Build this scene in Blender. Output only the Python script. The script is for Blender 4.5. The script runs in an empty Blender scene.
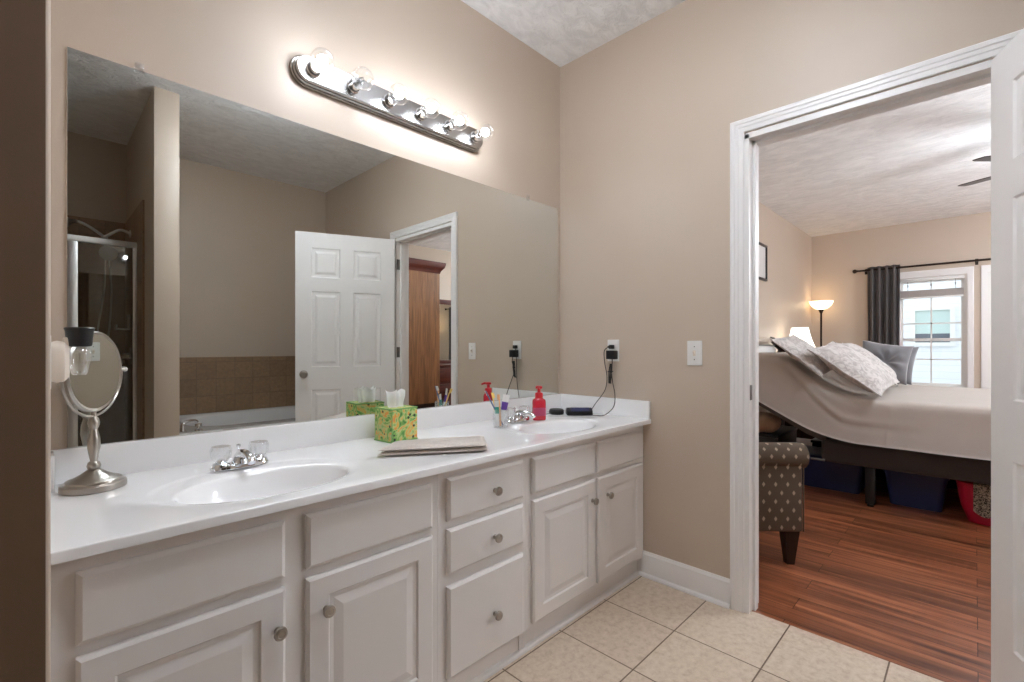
import bpy, bmesh, math, random
from mathutils import Vector, Matrix, noise
random.seed(7)
C = bpy.context.scene.collection
scene = bpy.context.scene
PI = math.pi

# ------------------------------------------------------------------ camera
cam_d = bpy.data.cameras.new('camera')
cam = bpy.data.objects.new('camera', cam_d); C.objects.link(cam)
cam_d.sensor_width = 36.0
cam_d.lens = 469.44 / 1024 * 36.0
cam_d.shift_y = 6.08 / 1024
cam_d.clip_start = 0.02
cam.location = (-2.1603, -1.7308, 1.15)
cam.rotation_euler = (PI / 2, 0, 0.778 - PI / 2)
scene.camera = cam

# ------------------------------------------------------------------ world, exposure
BULB = 47.0
TORCH = 1.5
SHADE = 0.75
SKY = 1.0
DOME_FILL = 21.0           # unseen fill light added on the bathroom ceiling
PEND_FILL = 15.0          # unseen fill globes added in the bedroom
FAN_FILL = 30.0  # fill globe added under the fan, out of view
scene.view_settings.view_transform = 'Standard'
scene.view_settings.look = 'None'
scene.view_settings.gamma = 1.0
scene.view_settings.use_curve_mapping = False
scene.view_settings.exposure = 1.22
w = bpy.data.worlds.new('sky'); scene.world = w
w.use_nodes = True
bg = w.node_tree.nodes['Background']
bg.inputs[0].default_value = (0.92, 0.96, 1.0, 1)
bg.inputs[1].default_value = SKY
cy = scene.cycles
cy.max_bounces = 14; cy.diffuse_bounces = 8; cy.glossy_bounces = 6; cy.transmission_bounces = 8; cy.transparent_max_bounces = 16
cy.sample_clamp_indirect = 20.0
cy.caustics_reflective = True
cy.caustics_refractive = False
cy.blur_glossy = 0.3


def area(name, loc, rot, sx, sy, power, color=(1, 1, 1), portal=False):
    d = bpy.data.lights.new(name, 'AREA'); d.shape = 'RECTANGLE'; d.size = sx; d.size_y = sy
    d.energy = power; d.color = color
    o = bpy.data.objects.new(name, d); C.objects.link(o); o.location = loc; o.rotation_euler = rot
    if portal: d.cycles.is_portal = True
    return o


# portals help sample the daylight that comes through the two bedroom windows
area('window_portal', (5.99, -1.31, 1.37), (PI / 2, 0, PI / 2), 0.72, 1.5, 1, portal=True)
area('window_portal', (5.99, -2.14, 1.37), (PI / 2, 0, PI / 2), 0.72, 1.5, 1, portal=True)


# ------------------------------------------------------------------ materials
def lin(c):
    def f(v):
        v = v / 255.0
        return v / 12.92 if v <= 0.04045 else ((v + 0.055) / 1.055) ** 2.4
    return (f(c[0]), f(c[1]), f(c[2]), 1.0)


def newmat(name):
    m = bpy.data.materials.new(name); m.use_nodes = True
    nt = m.node_tree
    return m, nt, nt.nodes['Principled BSDF']


def N(nt, t, **kw):
    n = nt.nodes.new(t)
    for k, v in kw.items():
        if k.startswith('i_'):
            n.inputs[k[2:].replace('_', ' ')].default_value = v
        else:
            setattr(n, k, v)
    return n


def L(nt, a, b): nt.links.new(a, b)


def objco(nt, scale=(1, 1, 1), rot=(0, 0, 0), loc=(0, 0, 0)):
    tc = N(nt, 'ShaderNodeTexCoord'); mp = N(nt, 'ShaderNodeMapping')
    mp.inputs['Scale'].default_value = scale; mp.inputs['Rotation'].default_value = rot; mp.inputs['Location'].default_value = loc
    L(nt, tc.outputs['Object'], mp.inputs['Vector'])
    return mp.outputs['Vector']


def mixc(nt, fac, a, b, mode='MIX'):
    n = N(nt, 'ShaderNodeMix', data_type='RGBA', blend_type=mode)
    if hasattr(fac, 'is_output'): L(nt, fac, n.inputs[0])
    else: n.inputs[0].default_value = fac
    for s, v in ((6, a), (7, b)):
        if hasattr(v, 'is_output'): L(nt, v, n.inputs[s])
        else: n.inputs[s].default_value = v
    return n.outputs[2]


def mth(nt, op, a, b=None, c=None):
    n = N(nt, 'ShaderNodeMath', operation=op)
    for i, v in enumerate((a, b, c)):
        if v is None: continue
        if hasattr(v, 'is_output'): L(nt, v, n.inputs[i])
        else: n.inputs[i].default_value = v
    return n.outputs[0]


def ramp(nt, src, stops):
    r = N(nt, 'ShaderNodeValToRGB')
    els = r.color_ramp.elements
    while len(els) < len(stops): els.new(0.5)
    for e, (p, c) in zip(els, stops):
        e.position = p; e.color = c
    L(nt, src, r.inputs[0])
    return r.outputs[0]


def bump(nt, bs, h, strength=0.3, dist=0.01):
    b = N(nt, 'ShaderNodeBump'); b.inputs['Strength'].default_value = strength; b.inputs['Distance'].default_value = dist
    L(nt, h, b.inputs['Height']); L(nt, b.outputs[0], bs.inputs['Normal'])


def plain(name, col, rough=0.5, metal=0.0, var=0.0, scale=20, bs=0.0, bscale=200, bdist=0.002, coat=0.0):
    m, nt, b = newmat(name)
    c = lin(col)
    b.inputs['Roughness'].default_value = rough; b.inputs['Metallic'].default_value = metal
    b.inputs['Coat Weight'].default_value = coat
    co = objco(nt)
    n = N(nt, 'ShaderNodeTexNoise'); n.inputs['Scale'].default_value = scale; n.inputs['Detail'].default_value = 4
    L(nt, co, n.inputs['Vector'])
    d = tuple(v * (1 - var) for v in c[:3]) + (1,)
    e = tuple(min(1, v * (1 + var)) for v in c[:3]) + (1,)
    L(nt, mixc(nt, n.outputs[0], d, e), b.inputs['Base Color'])
    if bs > 0:
        n2 = N(nt, 'ShaderNodeTexNoise'); n2.inputs['Scale'].default_value = bscale; n2.inputs['Detail'].default_value = 3
        L(nt, co, n2.inputs['Vector'])
        bump(nt, b, n2.outputs[0], bs, bdist)
    return m


def emis(name, col, strength, base=None):
    m, nt, b = newmat(name)
    b.inputs['Base Color'].default_value = lin(base or col)
    b.inputs['Emission Color'].default_value = lin(col)
    b.inputs['Emission Strength'].default_value = strength
    b.inputs['Roughness'].default_value = 0.4
    return m


def thinglass(name, tint=(255, 255, 255), refl=0.12, rough=0.02, lo=0.03):
    m, nt, b = newmat(name)
    out = nt.nodes['Material Output']; nt.nodes.remove(b)
    t = N(nt, 'ShaderNodeBsdfTransparent'); t.inputs[0].default_value = lin(tint)
    g = N(nt, 'ShaderNodeBsdfGlossy'); g.inputs['Roughness'].default_value = rough; g.inputs['Color'].default_value = (0.95, 0.95, 0.95, 1)
    lw = N(nt, 'ShaderNodeLayerWeight'); lw.inputs[0].default_value = 0.25
    f = mth(nt, 'ADD', mth(nt, 'MULTIPLY', lw.outputs['Facing'], refl * 4), lo)
    mx = N(nt, 'ShaderNodeMixShader')
    L(nt, f, mx.inputs[0]); L(nt, t.outputs[0], mx.inputs[1]); L(nt, g.outputs[0], mx.inputs[2])
    L(nt, mx.outputs[0], out.inputs['Surface'])
    return m


def stipple(name, col, scale, strength, stretch=(1, 1, 1)):
    m, nt, b = newmat(name)
    b.inputs['Roughness'].default_value = 0.95
    co = objco(nt, stretch)
    v = N(nt, 'ShaderNodeTexNoise'); v.inputs['Scale'].default_value = scale; v.inputs['Detail'].default_value = 6; v.inputs['Roughness'].default_value = 0.65
    v.inputs['Distortion'].default_value = 0.8
    L(nt, co, v.inputs['Vector'])
    h = ramp(nt, v.outputs[0], [(0.36, (0, 0, 0, 1)), (0.62, (1, 1, 1, 1))])
    c = lin(col)
    L(nt, mixc(nt, h, tuple(x * 0.86 for x in c[:3]) + (1,), c), b.inputs['Base Color'])
    bump(nt, b, h, strength, 0.012)
    return m


def wood(name, dark, light, axis='Z', rough=0.4, scale=1.0):
    m, nt, b = newmat(name)
    st = {'X': (1.2, 14, 14), 'Y': (14, 1.2, 14), 'Z': (14, 14, 1.2)}[axis]
    co = objco(nt, tuple(s * scale for s in st))
    n = N(nt, 'ShaderNodeTexNoise'); n.inputs['Scale'].default_value = 1.6; n.inputs['Detail'].default_value = 7; n.inputs['Distortion'].default_value = 1.2
    L(nt, co, n.inputs['Vector'])
    L(nt, ramp(nt, n.outputs[0], [(0.3, lin(dark)), (0.7, lin(light))]), b.inputs['Base Color'])
    b.inputs['Roughness'].default_value = rough
    return m


M = {}
WALLC = (197, 181, 164)
M['wall'] = plain('taupe_paint', WALLC, 0.45, var=0.03, scale=3, bs=0.10, bscale=160)
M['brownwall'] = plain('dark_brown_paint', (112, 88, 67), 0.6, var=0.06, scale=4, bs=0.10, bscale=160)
M['ceil'] = stipple('stippled_ceiling', (246, 246, 246), 17, 0.55, (0.55, 1.0, 1.0))
M['ceil_bed'] = stipple('brushed_ceiling', (246, 245, 243), 13, 0.75, (1.0, 0.45, 1))
M['trim'] = plain('white_trim_paint', (234, 232, 230), 0.34, var=0.01)
M['cab'] = plain('white_cabinet_paint', (226, 222, 219), 0.38, var=0.02, scale=6)
M['marble'] = plain('cultured_marble', (243, 243, 243), 0.09, var=0.015, scale=5, coat=0.3)
M['nickel'] = plain('brushed_nickel', (176, 170, 162), 0.28, 1.0, var=0.05, scale=60)
M['alu'] = plain('satin_aluminium', (222, 222, 220), 0.32, 0.85)
M['chrome'] = plain('chrome', (225, 226, 228), 0.07, 1.0)
M['bar_metal'] = plain('satin_nickel_bar', (178, 176, 174), 0.22, 1.0, var=0.03)
M['mirror'] = plain('mirror_silver', (226, 229, 226), 0.0, 1.0)
M['glassedge'] = plain('mirror_edge', (90, 100, 96), 0.15)
M['bulbglass'] = thinglass('bulb_glass', refl=0.13, lo=0.05)
M['clear'] = thinglass('clear_plastic', (250, 251, 252), refl=0.16, lo=0.10)
M['winglass'] = thinglass('window_glass', (246, 250, 252), refl=0.06, lo=0.03)
M['showerglass'] = thinglass('shower_glass', (226, 224, 218), refl=0.06, lo=0.06)
M['filament_on'] = emis('lit_bulb_core', (238, 245, 255), BULB)
M['filament_off'] = plain('unlit_filament', (150, 150, 150), 0.3, 0.8)
M['black'] = plain('black_plastic', (22, 22, 24), 0.38)
M['cord'] = plain('cord_rubber', (38, 36, 35), 0.5)
M['white_plastic'] = plain('white_plastic', (232, 231, 228), 0.35)
M['dark_slot'] = plain('dark_slot', (60, 58, 56), 0.6)
M['steel'] = plain('dull_steel', (120, 118, 116), 0.4, 1.0)
M['porcelain'] = plain('white_acrylic', (222, 222, 222), 0.2, coat=0.3)


def tile_floor():
    m, nt, b = newmat('beige_ceramic_tile')
    T = 0.3229
    tc = N(nt, 'ShaderNodeTexCoord'); sep = N(nt, 'ShaderNodeSeparateXYZ'); L(nt, tc.outputs['Object'], sep.inputs[0])
    u = mth(nt, 'DIVIDE', mth(nt, 'ADD', sep.outputs[0], 0.343 + T * 30), T)
    v = mth(nt, 'DIVIDE', mth(nt, 'ADD', sep.outputs[1], 0.8636 + T * 30), T)
    def line(w_):
        d = mth(nt, 'ABSOLUTE', mth(nt, 'SUBTRACT', mth(nt, 'FRACT', mth(nt, 'ADD', w_, 0.5)), 0.5))
        return mth(nt, 'LESS_THAN', d, 0.0026 / T)
    # the row at the doorway is a full tile up to the wood
    gx = mth(nt, 'MULTIPLY', line(u), mth(nt, 'LESS_THAN', sep.outputs[0], -0.1))
    g = mth(nt, 'MAXIMUM', gx, line(v))
    cmb = N(nt, 'ShaderNodeCombineXYZ'); L(nt, mth(nt, 'FLOOR', u), cmb.inputs[0]); L(nt, mth(nt, 'FLOOR', v), cmb.inputs[1])
    wn = N(nt, 'ShaderNodeTexWhiteNoise', noise_dimensions='2D'); L(nt, cmb.outputs[0], wn.inputs['Vector'])
    n = N(nt, 'ShaderNodeTexNoise'); n.inputs['Scale'].default_value = 38; n.inputs['Detail'].default_value = 6; n.inputs['Roughness'].default_value = 0.7
    L(nt, tc.outputs['Object'], n.inputs['Vector'])
    sp = ramp(nt, n.outputs[0], [(0.30, lin((186, 165, 143))), (0.50, lin((206, 188, 167))), (0.70, lin((217, 201, 182)))])
    per = ramp(nt, wn.outputs[0], [(0, (0.47, 0.47, 0.47, 1)), (1, (0.53, 0.53, 0.53, 1))])
    tint = mixc(nt, 0.7, sp, per, 'OVERLAY')
    L(nt, mixc(nt, g, tint, lin((112, 92, 74))), b.inputs['Base Color'])
    b.inputs['Roughness'].default_value = 0.42
    bump(nt, b, mth(nt, 'SUBTRACT', 1.0, g), 0.5, 0.003)
    return m


def wood_floor():
    m, nt, b = newmat('cherry_laminate')
    tc = N(nt, 'ShaderNodeTexCoord'); mp = N(nt, 'ShaderNodeMapping')
    mp.inputs['Rotation'].default_value = (0, 0, PI / 2); mp.inputs['Location'].default_value = (20, 20, 0)
    L(nt, tc.outputs['Object'], mp.inputs['Vector'])
    br = N(nt, 'ShaderNodeTexBrick'); br.offset = 0.37; br.offset_frequency = 2
    br.inputs['Scale'].default_value = 1.0
    br.inputs['Brick Width'].default_value = 0.92; br.inputs['Row Height'].default_value = 0.118
    br.inputs['Mortar Size'].default_value = 0.0011; br.inputs['Mortar Smooth'].default_value = 0.0
    br.inputs['Color1'].default_value = (0, 0, 0, 1); br.inputs['Color2'].default_value = (1, 1, 1, 1)
    L(nt, mp.outputs[0], br.inputs['Vector'])
    mp2 = N(nt, 'ShaderNodeMapping'); mp2.inputs['Scale'].default_value = (26, 1.3, 1)
    L(nt, tc.outputs['Object'], mp2.inputs['Vector'])
    add = N(nt, 'ShaderNodeVectorMath', operation='MULTIPLY_ADD')
    L(nt, br.outputs['Color'], add.inputs[0]); add.inputs[1].default_value = (7, 9, 0); L(nt, mp2.outputs[0], add.inputs[2])
    n = N(nt, 'ShaderNodeTexNoise'); n.inputs['Scale'].default_value = 1.0; n.inputs['Detail'].default_value = 6; n.inputs['Distortion'].default_value = 0.6
    L(nt, add.outputs[0], n.inputs['Vector'])
    grain = ramp(nt, n.outputs[0], [(0.28, lin((76, 42, 28))), (0.52, lin((138, 82, 54))), (0.74, lin((176, 112, 76)))])
    per = ramp(nt, br.outputs['Color'], [(0.0, (0.32, 0.31, 0.31, 1)), (0.5, (0.5, 0.5, 0.5, 1)), (1.0, (0.64, 0.62, 0.60, 1))])
    c = mixc(nt, 0.8, grain, per, 'OVERLAY')
    L(nt, mixc(nt, br.outputs['Fac'], c, lin((40, 20, 13))), b.inputs['Base Color'])
    b.inputs['Roughness'].default_value = 0.30
    return m


def wall_tile():
    m, nt, b = newmat('brown_wall_tile')
    tc = N(nt, 'ShaderNodeTexCoord')
    sep = N(nt, 'ShaderNodeSeparateXYZ'); L(nt, tc.outputs['Object'], sep.inputs[0])
    cmb = N(nt, 'ShaderNodeCombineXYZ')
    L(nt, mth(nt, 'ADD', mth(nt, 'ADD', sep.outputs[0], sep.outputs[1]), 20.0), cmb.inputs[0]); L(nt, mth(nt, 'ADD', sep.outputs[2], 4.0), cmb.inputs[1])
    br = N(nt, 'ShaderNodeTexBrick'); br.offset = 0.0
    br.inputs['Scale'].default_value = 1.0; br.inputs['Brick Width'].default_value = 0.152; br.inputs['Row Height'].default_value = 0.152
    br.inputs['Mortar Size'].default_value = 0.002
    br.inputs['Color1'].default_value = lin((140, 114, 88)); br.inputs['Color2'].default_value = lin((152, 126, 98)); br.inputs['Mortar'].default_value = lin((122, 102, 82))
    L(nt, cmb.outputs[0], br.inputs['Vector'])
    n = N(nt, 'ShaderNodeTexNoise'); n.inputs['Scale'].default_value = 40; n.inputs['Detail'].default_value = 5
    L(nt, tc.outputs['Object'], n.inputs['Vector'])
    L(nt, mixc(nt, 0.5, br.outputs['Color'], ramp(nt, n.outputs[0], [(0.3, (0.38, 0.38, 0.38, 1)), (0.7, (0.62, 0.62, 0.62, 1))]), 'OVERLAY'), b.inputs['Base Color'])
    b.inputs['Roughness'].default_value = 0.35
    return m


def fabric(name, col, var=0.12, scale=60, rough=0.9, bs=0.3, weave=500, sheen=0.2):
    m = plain(name, col, rough, 0, var, scale, bs, weave, 0.002)
    m.node_tree.nodes['Principled BSDF'].inputs['Sheen Weight'].default_value = sheen
    return m


def diamond_fabric():
    m, nt, b = newmat('brown_diamond_upholstery')
    tc = N(nt, 'ShaderNodeTexCoord'); sep = N(nt, 'ShaderNodeSeparateXYZ'); L(nt, tc.outputs['Object'], sep.inputs[0])
    u = mth(nt, 'DIVIDE', mth(nt, 'ADD', sep.outputs[1], 5.0), 0.062)
    v = mth(nt, 'DIVIDE', mth(nt, 'ADD', mth(nt, 'MULTIPLY_ADD', sep.outputs[0], 0.7, sep.outputs[2]), 5.0), 0.045)
    row = mth(nt, 'FLOOR', v)
    off = mth(nt, 'MULTIPLY', mth(nt, 'MODULO', row, 2.0), 0.5)
    fu = mth(nt, 'ABSOLUTE', mth(nt, 'SUBTRACT', mth(nt, 'FRACT', mth(nt, 'ADD', u, off)), 0.5))
    fv = mth(nt, 'ABSOLUTE', mth(nt, 'SUBTRACT', mth(nt, 'FRACT', v), 0.5))
    d = mth(nt, 'ADD', mth(nt, 'MULTIPLY', fu, 0.062 / 0.0085), mth(nt, 'MULTIPLY', fv, 0.045 / 0.0135))
    mask = mth(nt, 'LESS_THAN', d, 1.0)
    n = N(nt, 'ShaderNodeTexNoise'); n.inputs['Scale'].default_value = 300
    L(nt, tc.outputs['Object'], n.inputs['Vector'])
    basec = mixc(nt, n.outputs[0], lin((78, 66, 54)), lin((108, 93, 77)))
    L(nt, mixc(nt, mask, basec, lin((176, 158, 136))), b.inputs['Base Color'])
    b.inputs['Roughness'].default_value = 0.9
    bump(nt, b, n.outputs[0], 0.3, 0.002)
    return m


def damask(name, a, c, scale=22):
    m, nt, b = newmat(name)
    co = objco(nt)
    v = N(nt, 'ShaderNodeTexNoise'); v.inputs['Scale'].default_value = scale; v.inputs['Detail'].default_value = 3; v.inputs['Distortion'].default_value = 2.5
    L(nt, co, v.inputs['Vector'])
    r = ramp(nt, v.outputs[0], [(0.42, lin(a)), (0.56, lin(c))])
    L(nt, r, b.inputs['Base Color'])
    b.inputs['Roughness'].default_value = 0.85; b.inputs['Sheen Weight'].default_value = 0.3
    n = N(nt, 'ShaderNodeTexNoise'); n.inputs['Scale'].default_value = 50; L(nt, co, n.inputs['Vector'])
    bump(nt, b, n.outputs[0], 0.35, 0.006)
    return m


def floral_card():
    m, nt, b = newmat('floral_print_card')
    co = objco(nt)
    v = N(nt, 'ShaderNodeTexVoronoi'); v.inputs['Scale'].default_value = 42; L(nt, co, v.inputs['Vector'])
    n = N(nt, 'ShaderNodeTexNoise'); n.inputs['Scale'].default_value = 26; n.inputs['Detail'].default_value = 2; n.inputs['Distortion'].default_value = 2.0
    L(nt, co, n.inputs['Vector'])
    g = ramp(nt, n.outputs[0], [(0.30, lin((70, 130, 60))), (0.42, lin((128, 182, 86))), (0.52, lin((196, 206, 140))), (0.60, lin((226, 176, 72))), (0.70, lin((228, 140, 80)))])
    leaf = mth(nt, 'LESS_THAN', v.outputs['Distance'], 0.22)
    sepc = N(nt, 'ShaderNodeSeparateColor'); L(nt, v.outputs['Color'], sepc.inputs[0])
    mask = mth(nt, 'MULTIPLY', leaf, mth(nt, 'GREATER_THAN', sepc.outputs[0], 0.55))
    L(nt, mixc(nt, mask, g, lin((44, 62, 36))), b.inputs['Base Color'])
    b.inputs['Roughness'].default_value = 0.5
    return m


def siding():
    m, nt, b = newmat('white_lap_siding')
    tc = N(nt, 'ShaderNodeTexCoord'); sep = N(nt, 'ShaderNodeSeparateXYZ'); L(nt, tc.outputs['Object'], sep.inputs[0])
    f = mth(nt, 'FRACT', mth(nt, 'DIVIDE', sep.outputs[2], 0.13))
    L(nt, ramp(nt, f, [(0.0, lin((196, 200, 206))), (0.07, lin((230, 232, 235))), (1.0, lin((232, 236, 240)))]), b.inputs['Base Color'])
    b.inputs['Roughness'].default_value = 0.6
    return m


M['tile'] = tile_floor(); M['woodfloor'] = wood_floor(); M['walltile'] = wall_tile()
M['diamond'] = diamond_fabric(); M['floral'] = floral_card(); M['siding'] = siding()
M['coverlet'] = fabric('pale_beige_coverlet', (234, 227, 220), 0.05, 9, bs=0.35, weave=260)
M['mattress'] = fabric('mattress_ticking', (200, 196, 190), 0.05, 9)
M['boxspring'] = fabric('dark_brown_check_fabric', (52, 44, 40), 0.25, 90, bs=0.4, weave=160)
M['deckgrey'] = fabric('grey_deck_fabric', (96, 90, 86), 0.2, 60)
M['sham'] = damask('silver_damask', (176, 170, 166), (206, 201, 197), 15)
M['velvet'] = fabric('grey_velvet', (108, 107, 110), 0.12, 8, 0.75, 0.3, 60, 0.8)
M['curtain'] = fabric('charcoal_curtain_cloth', (122, 117, 116), 0.08, 30, 0.7)
M['towel'] = fabric('taupe_terry', (200, 190, 181), 0.18, 120, 0.95, 0.7, 420)
M['oak'] = wood('medium_oak', (100, 66, 38), (146, 100, 62), 'Z', 0.4)
M['darkwood'] = wood('espresso_wood', (26, 17, 14), (48, 32, 26), 'Z', 0.35)
M['redwood'] = wood('dark_cherry', (62, 26, 20), (98, 46, 34), 'X', 0.35)
M['taupewood'] = wood('taupe_wood', (150, 130, 112), (176, 156, 138), 'X', 0.4)
M['bronze'] = plain('oil_rubbed_bronze', (52, 42, 36), 0.35, 0.7)
M['tissue'] = fabric('tissue_paper', (250, 250, 250), 0.02, 30)
tb = M['tissue'].node_tree.nodes['Principled BSDF']; tb.inputs['Subsurface Weight'].default_value = 0.35; tb.inputs['Subsurface Radius'].default_value = (0.02, 0.02, 0.02)
M['cardgreen'] = plain('green_card_edge', (120, 172, 96), 0.5)
M['soapred'] = plain('red_soap_bottle', (206, 44, 62), 0.2, coat=0.4)
M['soapcap'] = plain('red_pump_plastic', (214, 40, 52), 0.3)
M['pinklabel'] = plain('pink_label', (232, 110, 150), 0.4)
M['bluebin'] = plain('navy_plastic', (30, 42, 84), 0.4)
M['pinkbin'] = plain('magenta_plastic', (190, 26, 60), 0.35)
M['beigecloth'] = fabric('beige_bundle_cloth', (176, 148, 120), 0.35, 18)
M['printcloth'] = damask('leopard_print_cloth', (60, 52, 44), (196, 180, 156), 60)
M['art'] = plain('pale_art_print', (216, 214, 210), 0.5, var=0.06, scale=9)
M['filldome'] = emis('added_fill_dome', (238, 245, 255), DOME_FILL)
M['farfill'] = emis('added_far_globe', (238, 245, 255), PEND_FILL * 2.4)
M['nearfill'] = emis('added_near_globe', (238, 245, 255), PEND_FILL)
M['fanfill'] = emis('added_fan_globe', (238, 245, 255), FAN_FILL)
M['torchglass'] = emis('lit_alabaster_bowl', (255, 222, 176), TORCH, (240, 230, 214))
M['lampshade'] = emis('lit_white_shade', (255, 248, 238), SHADE, (244, 242, 238))
M['warmshade'] = emis('warm_lit_shade', (255, 206, 150), 2.0, (240, 220, 196))
M['display'] = emis('blue_clock_display', (40, 62, 150), 0.06, (14, 18, 44))
M['teal'] = plain('teal_print', (58, 170, 150), 0.4)
M['purple'] = plain('purple_print', (104, 70, 160), 0.4)
M['orange'] = plain('peach_plastic', (240, 184, 130), 0.4)
M['yellow'] = plain('yellow_plastic', (240, 202, 110), 0.4)
M['bluegrey'] = plain('blue_grey_plastic', (96, 116, 150), 0.4)
M['frost'] = plain('frosted_beige_plastic', (226, 214, 200), 0.35)
M['screen'] = plain('pale_green_pane', (196, 214, 210), 0.12)
M['darkpane'] = plain('dark_grey_pane', (104, 110, 118), 0.12)  # one even dark grey
M['shadecloth'] = fabric('pale_shade_cloth', (206, 200, 196), 0.04, 20)
M['outground'] = plain('concrete_drive', (186, 186, 184), 0.9, var=0.06)
M['grout_white'] = plain('white_caulk', (220, 218, 214), 0.6)

# ------------------------------------------------------------------ builders
OFF = {}


class B:
    def __init__(s): s.bm = bmesh.new()

    def _n(s, before): return [v for v in s.bm.verts if v.index < 0 or v not in before]

    def box(s, x0, x1, y0, y1, z0, z1, bev=0.0, seg=2, mat=None):
        r = bmesh.ops.create_cube(s.bm, size=1.0)
        vs = r['verts']
        mm = Matrix.Translation(((x0 + x1) / 2, (y0 + y1) / 2, (z0 + z1) / 2)) @ Matrix.Diagonal((abs(x1 - x0), abs(y1 - y0), abs(z1 - z0), 1))
        if mat is not None: mm = mat @ mm
        bmesh.ops.transform(s.bm, matrix=mm, verts=vs)
        if bev > 0:
            es = list({e for v in vs for e in v.link_edges})
            bmesh.ops.bevel(s.bm, geom=es, offset=bev, segments=seg, profile=0.5, affect='EDGES')
        return s

    def lathe(s, prof, c=(0, 0, 0), axis=(0, 0, 1), seg=32, sx=1.0, sy=1.0):
        """prof: list of (radius, height)"""
        q = Vector((0, 0, 1)).rotation_difference(Vector(axis).normalized()).to_matrix()
        c = Vector(c); rings = []
        for r, h in prof:
            if r < 1e-6:
                rings.append([s.bm.verts.new(c + q @ Vector((0, 0, h)))])
            else:
                rings.append([s.bm.verts.new(c + q @ Vector((r * sx * math.cos(2 * PI * k / seg), r * sy * math.sin(2 * PI * k / seg), h))) for k in range(seg)])
        for a, b in zip(rings, rings[1:]):
            for k in range(seg):
                k2 = (k + 1) % seg
                if len(a) == 1 and len(b) == 1: continue
                if len(a) == 1: s.bm.faces.new((a[0], b[k], b[k2]))
                elif len(b) == 1: s.bm.faces.new((a[k], a[k2], b[0]))
                else: s.bm.faces.new((a[k], a[k2], b[k2], b[k]))
        for r in (rings[0], rings[-1]):
            if len(r) > 2:
                try: s.bm.faces.new(r)
                except ValueError: pass
        return s

    def openlathe(s, prof, c=(0, 0, 0), axis=(0, 0, 1), seg=32):
        q = Vector((0, 0, 1)).rotation_difference(Vector(axis).normalized()).to_matrix(); c = Vector(c)
        rings = [[s.bm.verts.new(c + q @ Vector((r * math.cos(2 * PI * k / seg), r * math.sin(2 * PI * k / seg), h))) for k in range(seg)] for r, h in prof]
        for a, b in zip(rings, rings[1:]):
            for k in range(seg):
                s.bm.faces.new((a[k], a[(k + 1) % seg], b[(k + 1) % seg], b[k]))
        return s

    def sphere(s, c, r, u=20, v=12, sc=(1, 1, 1)):
        rr = bmesh.ops.create_uvsphere(s.bm, u_segments=u, v_segments=v, radius=r)
        bmesh.ops.transform(s.bm, matrix=Matrix.Translation(c) @ Matrix.Diagonal((*sc, 1)), verts=rr['verts'])
        return s

    def tube(s, pts, r, seg=10, cap=True):
        pts = [Vector(p) for p in pts]; n = len(pts)
        rs = r if isinstance(r, (list, tuple)) else [r] * n
        rings = []; up = None
        for i, p in enumerate(pts):
            t = (pts[min(i + 1, n - 1)] - pts[max(i - 1, 0)]).normalized()
            if up is None:
                up = Vector((0, 0, 1)) if abs(t.z) < 0.9 else Vector((1, 0, 0))
            a = (up - t * up.dot(t))
            if a.length < 1e-5: a = t.orthogonal()
            a.normalize(); up = a; b = t.cross(a)
            rings.append([s.bm.verts.new(p + (a * math.cos(2 * PI * k / seg) + b * math.sin(2 * PI * k / seg)) * rs[i]) for k in range(seg)])
        for A, D in zip(rings, rings[1:]):
            for k in range(seg):
                s.bm.faces.new((A[k], A[(k + 1) % seg], D[(k + 1) % seg], D[k]))
        if cap:
            s.bm.faces.new(rings[0][::-1]); s.bm.faces.new(rings[-1])
        return s

    def loops(s, loops, cap0=True, cap1=True, closed=True):
        """skin a list of equally long point loops"""
        R = [[s.bm.verts.new(p) for p in lp] for lp in loops]
        n = len(R[0])
        for a, b in zip(R, R[1:]):
            for k in range(n if closed else n - 1):
                s.bm.faces.new((a[k], a[(k + 1) % n], b[(k + 1) % n], b[k]))
        if cap0: s.bm.faces.new(R[0][::-1])
        if cap1: s.bm.faces.new(R[-1])
        return s

    def grid(s, fn, nu, nv, thick=None):
        V = [[s.bm.verts.new(fn(i / nu, j / nv)) for j in range(nv + 1)] for i in range(nu + 1)]
        for i in range(nu):
            for j in range(nv):
                s.bm.faces.new((V[i][j], V[i + 1][j], V[i + 1][j + 1], V[i][j + 1]))
        return s


def smooth_path(pts, n=8):
    """Catmull-Rom"""
    P = [Vector(p) for p in pts]; out = []
    for i in range(len(P) - 1):
        p0 = P[max(i - 1, 0)]; p1 = P[i]; p2 = P[i + 1]; p3 = P[min(i + 2, len(P) - 1)]
        for k in range(n):
            t = k / n
            out.append(0.5 * ((2 * p1) + (p2 - p0) * t + (2 * p0 - 5 * p1 + 4 * p2 - p3) * t * t + (-p0 + 3 * p1 - 3 * p2 + p3) * t ** 3))
    out.append(P[-1])
    return out


def origin_of(o):
    v = Vector((0, 0, 0))
    while o is not None:
        v += OFF.get(o.name, Vector((0, 0, 0))); o = o.parent
    return v


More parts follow.
